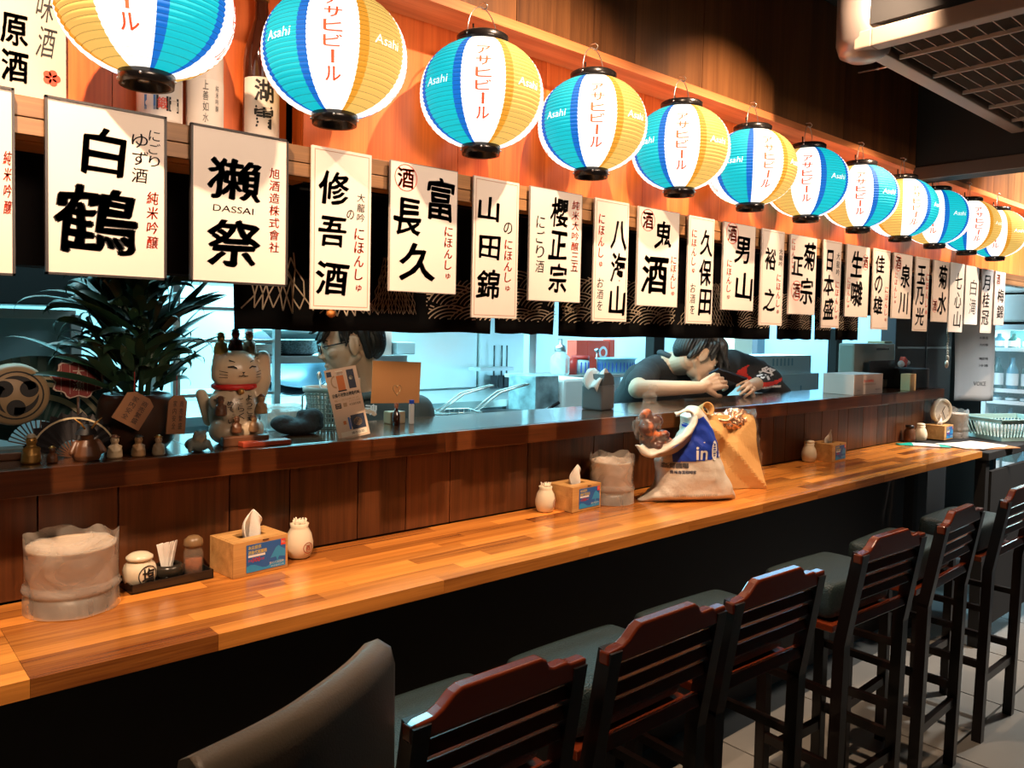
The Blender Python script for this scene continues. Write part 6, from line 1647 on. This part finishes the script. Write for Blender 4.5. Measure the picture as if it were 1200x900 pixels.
t = thing('glass_jar', on2(656), 'clear jar with a metal pump lid on the side shelf', 'jar'); B().lathe([(0, 0), (.05, 0), (.055, .01), (.055, .10), (.03, .12), (.03, .13), (0, .13)], seg=24, cap=False).done('glass_body', film('jar_glass', (.7, .8, .8), .5, .1, 5, .1), t); B().lathe([(0, .13), (.032, .13), (.032, .16), (.012, .17), (.012, .2), (0, .2)], seg=18, cap=False).done('lid', STEEL, t)
t = thing('storage_tin', on2(669), 'red tin left of the blue-striped can', 'tin'); B().lathe([(0, 0), (.035, 0), (.035, .09), (0, .09)], seg=22, cap=False).done('tin_body', mat('tin_red', (.6, .05, .04), .35), t)
t = thing('storage_tin', on2(680), 'blue-striped tin with a red lid between red tin and blue tub', 'tin'); B().lathe([(0, 0), (.05, 0), (.05, .085), (0, .085)], seg=24, cap=False).done('tin_body', CYAN, t); B().lathe([(0, .085), (.052, .085), (.052, .105), (0, .107)], seg=24, cap=False).done('lid', mat('tin_red', (.6, .05, .04), .35), t)
for k in range(8): B().box((.0, 0, .04), (.006, .003, .06)).done('stripe', BLUEP, t, (.0508*math.sin(k*.5-1.7), -.0508*math.cos(k*.5-1.7), 0), (0, 0, k*.5-1.7))
t = thing('blue_tub', on2(722, 3.16), 'oval sky-blue plastic tub with ribbed sides left of the bowed chef', 'tub'); t.scale = (1.5, .8, 1)
B().lathe([(0, 0), (.085, 0), (.10, .08), (.108, .082), (.108, .09), (.098, .09), (.085, .01), (0, .008)], seg=44, cap=False).done('tub_body', mat('sky_blue_plastic', (.30, .62, .82), .35), t)
for k in range(30): a = 2*PI*k/30; B().box((.0958*math.cos(a), .0958*math.sin(a), .042), (.003, .003, .066)).done('rib', BLUEP, t)
t = thing('steel_ladle', (onY(702, 425, 3.04).x, 3.05, s2+.0005), 'steel ladle propped against the blue tub', 'ladle'); B().tube([(0, 0, 0), (-.02, -.01, .13)], .004, 6).ell((-.022, -.012, .14), (.016, .016, .012), 12, 8).done('ladle_body', STEEL, t)
for k, (a0, a1, y0, lab) in enumerate([(676, 688, 399, 'red carton left of the one with a white ring'), (689, 713, 399, 'red carton with a white ring printed on it')]):
    t, w_, h_ = bx2('red_carton', a0, y0, a1, 426, 3.265, .08, mat('carton_red', (.85, .09, .05), .5), lab, 'carton', 'carton', .002, zbase=s2+.0006)
    if k:
        tt = T(); tt.disc(w_*.22, h_*.62, .038, r0=.022, n=24); tt.build('ring_print', XZ(-.0415), WHITE, t)
t, w_, h_ = bx2('red_post', 715, 398, 720, 426, 3.27, .06, mat('carton_red', (.85, .09, .05), .5), 'thin dark red upright box right of the red cartons', 'box', 'carton', .002, zbase=s2+.0006)
t, _, _ = bx2('black_post', 767, 385, 777, 470, 2.75, .06, DARK, 'black upright post left of the bowed chef', 'post', 'post', .002, zbase=0)
# right of the bowed chef
t, _, _ = bx2('cream_box', 861, 395, 881, 425, 3.35, .3, mat('cream_carton', (.55, .47, .33), .6), 'cream cardboard box behind the bowed chef', 'box', 'carton')
t.location.z -= 0.0
t2, w2, h2_ = bx2('wall_cabinet', 858, 422, 950, 470, 3.3, .4, CYAN, 'pale blue cabinet under the cartons right of the bowed chef', 'cabinet', 'cabinet_body', zbase=0)
ztop = h2_
t.location.z = ztop+.0005
g1 = onY(882, 420, 3.3); 
hp = thing('sloped_cover', (onY(925, 415, 3.6).x, 3.66, ztop+.0005), 'dark grey sloping equipment cover behind the white cartons', 'cover')
w_ = onY(965, 415, 3.6).x-onY(884, 415, 3.6).x
B().prism([(-w_/2, 0), (w_/2, 0), (w_/2, .02), (-w_/2, .17)], .2, 'xz', (0, 0, 0)).done('cover_body', mat('cover_grey', (.10, .11, .12), .5), hp)
WC = mat('white_carton2', (.62, .70, .72), .6)
for k, (a0, y0, a1, y1, Y, lab) in enumerate([(868, 441, 959, 461, 2.60, 'lower white carton with pale blue print, right of the bowed chef'), (858, 422, 950, 441, 2.62, 'upper white carton with small printed windows')]):
    a, b_ = onY(a0, y0, Y), onY(a1, y1, Y)
    if k == 0: zt1 = b_.z; zt2 = a.z
    t = thing('white_carton', ((a.x+b_.x)/2, Y+.12, zt1 if k == 0 else zt2+.0006), lab, 'carton', 'cartons right of the bowed chef')
    hh_ = a.z-b_.z; B().box((0, 0, hh_/2), (b_.x-a.x, .24, hh_), bev=.003).done('carton', WC, t); tt = T()
    if k: 
        for q in range(6): tt.rect(-.02+q*.045, hh_*.45, .0+q*.045, hh_*.85)
    else: tt.line('COOL', -.1, .05, hh_*.6, .03, .01); tt.rect(.22, .02, .24, .06)
    tt.build('carton_print', XZ(-.1215), mat('carton_print_blue', (.25, .42, .50), .6), t)
tz = zt1
t = thing('prep_counter', (4.52, 2.78, 0), 'stainless prep counter carrying the white cartons', 'counter')
B().box((0, 0, tz-.018), (1.1, .46, .034), bev=.003).done('countertop', STEEL, t); B().box((0, .02, (tz-.036)/2), (1.06, .4, tz-.037)).done('cabinet_body', CYAN, t)
# black jamb, grey machine, black cabinet at the right end
t, _, _ = bx2('black_jamb', 981, 385, 985, 455, 2.15, .05, DARK, 'thin black upright frame at the right end of the kitchen opening', 'post', 'post', .001, zbase=1.2805)
t, w_, h_ = bx2('grey_machine', 990, 402, 1036, 456, 2.02, .09, mat('machine_grey', (.19, .21, .18), .4), 'grey-green boxy machine with a dark window on the ledge', 'machine', 'machine_body', .012, zbase=1.2805)
t.location.y = 2.01
B().box((-.0, -.083, h_*.42), (w_*.62, .006, h_*.42), bev=.002).done('dark_window', BLACK, t); B().box((0, -.084, h_*.88), (w_*.3, .003, .01)).done('brand_strip', BLACK, t)
t, w_, h_ = bx2('cream_machine_side', 1037, 400, 1044, 440, 1.99, .10, mat('yellowed_plastic', (.32, .27, .14), .5), 'yellowed narrow box between grey machine and black cabinet', 'box', 'box_body', .004, zbase=1.2805)
# dark room divider
t = thing('black_cabinet', (5.47, 2.17, 0), 'tall black cabinet closing the right end of the kitchen', 'cabinet')
B().box((0, 0, 1.05), (.90, .09, 2.1), bev=.004).done('cabinet_body', DARK, t); 
B().box((0, -.048, 1.5), (.86, .006, .012)).done('door_gap_trim', mat('dark_trim', (.04, .04, .04), .4), t)
B().tube([(-.02, -.058, 1.0), (-.02, -.058, 1.85)], .004, 6).done('handle', DKST, t)
zz_ = ZL+.0005
t = thing('dark_speaker', (4.67, 1.90, zz_), 'squat black device on the ledge below the phone strap', 'device'); B().box((0, 0, .055), (.24, .14, .11), bev=.006).done('device_body', DARK, t)
t = thing('small_toy', (4.60, 1.90, zz_+.1115), 'little red and white toy on the black device', 'toy')
B().box((0, 0, .035), (.05, .03, .045), (0, .5, 0), bev=.006).done('toy_body', mat('toy_red', (.7, .08, .04), .4), t); B().ell((.035, 0, .03), (.03, .02, .016), 12, 8).ell((-.03, 0, .024), (.02, .018, .02), 12, 8).done('toy_wing', WHITE, t)
px = onY(1098, 380, 1.62)
t = thing('phone_strap', (px.x, 1.565, onY(1098, 432, 1.565).z), 'beaded silver strap hanging from the beam near the right end', 'strap')
b = B()
for k in range(26): b.ell((.005*math.sin(k*1.2), 0, .06+k*.013), (.0055, .005, .006), 8, 6)
B().tube([(0, 0, .38), (0, 0, 1.8755-t.location.z)], .0012, 5).done('string', DARK, t)
o = b.done('beads', mat('pewter', (.4, .36, .3), .35, .7), t); o['kind'] = 'stuff'
B().ell((0, 0, .02), (.014, .008, .02), 12, 8).ell((.008, 0, .05), (.010, .007, .016), 10, 8).done('charm', mat('pewter', (.4, .36, .3), .35, .7), t)
# ================================================================ BAR STOOLS
SW = mat('stool_dark_wood', (.010, .004, .003), .35, coat=.15); SR = mat('stool_rail_wood', (.16, .026, .008), .18, coat=.4); LEA = mat('stool_leather', (.018, .034, .036), .42, bump=.5, bscale=260)
def rail_outline(w):
    h = w/2
    up = [(-h, .0), (-h+.045, .004), (-h+.062, .012), (-h+.085, .030), (-h+.10, .036), (h-.115, .036), (h-.102, .030), (h-.095, .016), (h-.085, .012), (h-.05, .013), (h-.042, .008), (h, .008)]
    return up+[(h, -.028), (-h, -.028)]
def make_stool():
    t = thing('bar_stool', (0, 0, 0), '', 'bar stool', 'dark bar stools along the counter'); W = .392
    ZR = .955
    o = B().prism(rail_outline(W), .026, 'xz').mesh(); o = bake(o, [('BEVEL', dict(width=.007, segments=3))])
    link('top_rail', o, SR, t, (0, -.028, ZR))
    for s in (-1, 1):
        B().tube([(0, 0, 0), (0, 0, 0)], .01).bm.free() if False else None
        b = B(); pts = [(s*.176, .03, 0), (s*.176, .018, .68), (s*.176, -.028, .95)]
        for p, q in zip(pts, pts[1:]):
            m = (Vector(p)+Vector(q))/2; d = Vector(q)-Vector(p); b.box(m, (.034, .034, d.length+.01), (-math.atan2(d.y, d.z), 0, 0))
        b.done('back_leg', SW, t)
        B().box((s*.165, .275, .36), (.034, .034, .72), bev=.003).done('front_leg', SW, t)
        B().box((s*.170, .15, .30), (.02, .23, .028)).done('side_stretcher', SW, t); B().box((s*.170, .15, .52), (.02, .23, .022)).done('side_stretcher', SW, t)
    for k, z in enumerate((.902, .862, .822)):
        y = -.028+(.95-z)*.17
        o = B().box((0, 0, 0), (.318, .016, .027), bev=.003).done('slat', SR, t, (0, y, z), (-.17, 0, 0))
    B().box((0, 0, 0), (.318, .018, .03), bev=.003).done('lower_rail', SR, t, (0, .006, .745), (-.17, 0, 0))
    B().box((0, .165, .715), (.375, .245, .022), bev=.003).done('seat_frame', SR, t)
    b = B(); b.box((0, .170, .785), (.365, .240, .115), bev=.03); me = bake(b.mesh(), [('SUBSURF', dict(levels=2))]); me.polygons.foreach_set('use_smooth', [True]*len(me.polygons)); link('seat_cushion', me, LEA, t)
    B().box((0, .275, .24), (.30, .024, .03)).done('front_stretcher', SW, t); B().box((0, .03, .24), (.32, .02, .03)).done('rear_stretcher', SW, t)
    return t
st0 = make_stool()
sl = ['dark wooden bar stool nearest the viewer, right of the grey padded chair', 'second dark bar stool, three lit slats in its back, leather seat showing at its left', 'third dark bar stool, under the plastic carrier bag', 'fourth dark bar stool, its box-like leather seat showing at the left', 'fifth dark bar stool, bright floor patches seen between its legs', 'sixth bar stool, cut by the right edge of the photo']
for i, (x, rz) in enumerate([(.872, 0.0), (1.323, 0.0), (1.758, -.04), (2.392, -.05), (2.942, .03), (3.56, 0)]):
    t = st0 if i == 0 else copy_tree(st0)
    t.location = (x, 1.028, 0.0005); t.rotation_euler = (0, 0, rz); t['label'] = sl[i]; t['group'] = 'dark bar stools along the counter'
# grey padded chair
gc = thing('padded_chair', (.42, 1.10, 0.0005), 'grey leather padded chair, only its curved back top showing at the bottom edge', 'chair', rz=0)
GL_ = mat('grey_leather', (.14, .115, .085), .42, bump=.12, bscale=300)
cen = [(.30, .86), (.387, .880), (.445, .898), (.503, .925), (.57, .962), (.625, 1.002)]
bm = bmesh.new(); rings = []; n = 28
from bisect import bisect
def cpt(u):
    f = u*(len(cen)-1); k = min(int(f), len(cen)-2); q = f-k; P = [Vector((a, b_, 0)) for a, b_ in cen]
    p0 = P[max(0, k-1)]; p1 = P[k]; p2 = P[k+1]; p3 = P[min(len(P)-1, k+2)]
    return .5*((2*p1)+(p2-p0)*q+(2*p0-5*p1+4*p2-p3)*q*q+(3*p1-p0-3*p2+p3)*q**3)
for i in range(n+1):
    u = i/n; c = cpt(u); d = (cpt(min(1, u+.01))-cpt(max(0, u-.01))).normalized(); nn = Vector((-d.y, d.x, 0))
    th = .028; ring = []
    topz = 1.095+.008*u
    sec = [(-th, .72), (-th*1.05, .90), (-th, topz-.035), (-th*.75, topz-.010), (0, topz), (th*.75, topz-.010), (th, topz-.035), (th*1.05, .90), (th, .72)]
    ring = [bm.verts.new(Vector((c.x-.42, c.y-1.10, 0))+nn*a+Vector((0, 0, z))) for a, z in sec]; rings.append(ring)
for p, q in zip(rings, rings[1:]):
    for k in range(len(p)-1): bm.faces.new((p[k], q[k], q[k+1], p[k+1])).smooth = True
    bm.faces.new((p[-1], q[-1], q[0], p[0]))
bm.faces.new(rings[0]); bm.faces.new(rings[-1][::-1]); bmesh.ops.recalc_face_normals(bm, faces=bm.faces[:])
me = bpy.data.meshes.new('backrest'); bm.to_mesh(me); bm.free(); link('backrest', me, GL_, gc)
b = B(); b.box((-.03, .02, .72), (.34, .26, .08), (0, 0, .42), bev=.025); b.done('seat', GL_, gc)
for x, y in ((-.13, -.10), (.10, .00), (-.17, .08), (.05, .14)): B().tube([(x, y, 0), (x*.9, y, .685)], .013, 10).done('leg', STEEL, gc)
gc.location.z = .0005
# ================================================================ RIGHT END OF THE ROOM
bh = struct('trim_3', (3.72, -.245, 2.525), (.10, 3.50, .53), mat('bulkhead_black', (.012, .012, .012), .7))
B().box((-.055, 0, -.237), (.012, 3.50, .055), bev=.002).done('edge_strip', mat('edge_strip_brown', (.10, .07, .055), .45), bh)
# ceiling grille
GRL = mat('grille_grey', (.34, .28, .23), .5)
gr = thing('ceiling_grille', (2.95, .58, 2.42), 'grey slatted ceiling grille in a pale frame at the upper right', 'grille')
B().box((0, .51, .0), (1.36, .05, .05), bev=.004).done('frame_bar', mat('grille_frame', (.27, .21, .17), .45), gr); B().box((0, -.51, .0), (1.36, .05, .05), bev=.004).done('frame_bar', GRL, gr)
for s in (-1, 1): B().box((s*.655, 0, 0), (.05, .97, .05), bev=.004).done('frame_bar', mat('grille_frame', (.27, .21, .17), .45), gr)
sm_ = B().box((0, 0, 0), (1.25, .006, .028)).mesh()
for k in range(22): link('slat', sm_, GRL, gr, (0, -.46+k*.0435, .0), (.5, 0, 0))
for k in range(5): B().box((-.5+k*.25, 0, -.016), (.008, .96, .012)).done('cross_rib', GRL, gr)
B().box((0, 0, .21), (1.34, 1.0, .34)).done('duct_box', DARK, gr)
du = thing('round_duct', (onY(1016, 60, 1.12).x-.02, 1.12, onY(1016, 74, 1.12).z), 'silver round duct end hanging at the top beside the grille', 'duct')
B().lathe([(0, 0), (.04, .002), (.068, .018), (.078, .05), (.08, .36), (0, .36)], seg=32, cap=False).done('duct_tube', mat('duct_silver', (.30, .25, .23), .35, .6), du)
pa, pb = onY(1006, 85, 1.3), onY(1066, 73, 1.1)
pp = thing('thin_pipe', pa, 'thin pale pipe under the black ceiling near the round duct', 'pipe'); B().tube([(0, 0, 0), pb-pa], .003, 8).ell((pb-pa)*.4, .005, 8, 6).done('pipe', WIRE, pp)
pp['label'] = 'thin pale pipe slanting under the black ceiling near the round duct'
# hanging paper banner
bc1 = onY(1140, 480, 1.98)
bn_ = thing('paper_banner', (onY(1139, 400, 2.0).x+.02, 2.0, 1.14), 'long white hanging paper with small lines of writing, before the fridge', 'banner', rz=-.62)
bm = bmesh.new(); G = []; Wb = .29; Hb = .86
for j in range(21):
    v = j/20; G.append([bm.verts.new((-Wb/2+Wb*i/8+.02*(1-v), -.03*math.sin(PI*(1-v)*.9)*(1-v)+.012*math.sin(i*.9+v*3), v*Hb)) for i in range(9)])
for j in range(20):
    for i in range(8): bm.faces.new((G[j][i], G[j][i+1], G[j+1][i+1], G[j+1][i])).smooth = True
me = bpy.data.meshes.new('m'); bm.to_mesh(me); bm.free(); me = bake(me, [('SOLIDIFY', dict(thickness=.0015))]); trn = [bvh_of(me)]
B().tube([(-.1, 0, Hb), (-.1, 0, 1.665)], .0012, 5).tube([(.1, 0, Hb), (.1, 0, 1.665)], .0012, 5).done('hanging_strings', DARK, bn_)['kind'] = 'stuff'
link('paper_sheet', me, mat('banner_white', (.62, .62, .60), .7), bn_)
tt = T()
for k, s in enumerate(['客の酒', '十二種', '純米吟', '日本酒', '本醸造', '大吟醸', '', '焼酎梅', '冷酒']):
    if s: tt.line(s, .028, .105, .62-k*.047, .018, .01)
tt.line('VOICE', -.0, .09, .12, .028, .01)
decal('lettering', tt, lambda u, v: (u, -.3, v), (0, 1, 0), trn, mat('banner_ink', (.12, .12, .12), .6), bn_, .002)
# cooler
FX = 6.45
ya, yb = onX(1152, 420, FX).y, onX(1152, 420, FX).y-.62
fr = thing('display_fridge', (FX+.25, (ya+yb)/2, 0), 'glass-fronted display fridge with bottles on white shelves at the right edge', 'fridge')
Wf = ya-yb; zt_ = onX(1165, 380, FX).z
FRW = mat('fridge_white', (.62, .68, .68), .35)
for s in (-1, 1): B().box((0, s*(Wf/2-.015), zt_/2), (.5, .03, zt_), bev=.003).done('side_wall', FRW, fr)
B().box((0, 0, zt_-.02), (.5, Wf, .04), bev=.003).done('top_panel', FRW, fr); B().box((.235, 0, zt_/2), (.03, Wf-.06, zt_-.05)).done('back_panel', mat('fridge_back', (.10, .28, .30), .4), fr); B().box((0, 0, .15), (.5, Wf-.06, .3)).done('base', FRW, fr)
shz = [.55, .85, 1.11, onX(1165, 457, FX).z+.0, onX(1165, 409, FX).z]
for z in shz: B().box((-.01, 0, z), (.44, Wf-.07, .018)).done('shelf_board', FRW, fr); B().box((-.24, 0, z), (.008, Wf-.07, .028)).done('shelf_edge', WHITE, fr)
B().box((-.252, 0, zt_/2+.12), (.006, Wf-.04, zt_-.32)).done('glass_door', film('fridge_glass', (.6, .8, .8), .12, .05, 2, .02), fr)
B().tube([(-.28, Wf/2-.06, 1.2), (-.28, Wf/2-.06, 1.5)], .008, 8).done('door_handle', WHITE, fr)
lz = onX(1185, 403, FX).z
l = bpy.data.lights.new('fridge_lamp', 'AREA'); l.energy = 14; l.color = (.75, 1, .98); l.size = .4; l.size_y = .1; l.shape = 'RECTANGLE'; lo = bpy.data.objects.new('fridge_lamp', l); COL.objects.link(lo); lo.location = (FX+.2, (ya+yb)/2, zt_-.05)
BT = mat('green_bottle_glass', (.01, .07, .06), .1); BL2 = mat('bottle_blue', (.06, .25, .35), .2)
rnd = random.Random(3)
def mini(x, y, z, h, m, lab, i):
    t = thing('fridge_bottle', (x, y, z), lab, 'bottle', 'bottles standing in the display fridge')
    r = .038
    B().lathe([(0, 0), (r, 0), (r, h*.6), (r*.4, h*.8), (r*.36, h), (0, h)], seg=16, cap=False).done('glass_body', m, t); B().lathe([(r+.001, h*.12), (r+.001, h*.5)], seg=16, cap=False).done('paper_label', WHITE, t)
for zi, z in enumerate(shz):
    for k in range(6):
        hmax = (.2 if zi != 4 else min(.2, zt_-.05-z-.02))
        if zi < 4: hmax = min(.24, shz[zi+1]-z-.04)
        mini(FX+.10, yb+.07+k*(Wf-.14)/5, z+.0095, hmax*.95, [BT, BL2][(k+zi) % 2], '%s bottle %s from the left on the %s shelf of the fridge' % (['dark green', 'blue'][(k+zi) % 2], ['sixth', 'fifth', 'fourth', 'third', 'second', 'first'][k], ['lowest', 'second lowest', 'middle', 'second highest', 'top'][zi]), k)
# white cabinets above the fridge
ca = onX(1168, 300, 6.5); 
for k, (y0_, y1_, lab) in enumerate([(312, 343, 'upper white wall cabinet above the fridge'), (345, 377, 'lower white wall cabinet above the fridge')]):
    z1_, z0_2 = onX(1180, y0_, 6.5).z, onX(1180, y1_, 6.5).z
    t = thing('white_cabinet', (6.75, 1.65, z0_2), lab, 'cabinet', 'white cabinets above the fridge'); h_ = z1_-z0_2
    B().box((0, 0, h_/2), (.5, 1.0, h_-.003), bev=.004).done('cabinet_body', mat('cabinet_cream', (.60, .58, .52), .5), t)
    for s in (-1, 1): B().box((-.255, s*.245, h_/2), (.012, .48, h_-.02), bev=.003).done('door', mat('cabinet_cream', (.60, .58, .52), .5), t)
# wood panel high at the right, red box
t = thing('wood_wall_panel', (6.9, 1.75, 2.16), 'vertical-grained wooden panel high behind the last lanterns', 'wall panel'); 
for k in range(5): B().box((0, -.6+.3*k, .30), (.03, .297, .6)).done('panel_board', wood('far_panel_wood', (.03, .012, .005), (.20, .09, .03), 'z', .5), t)
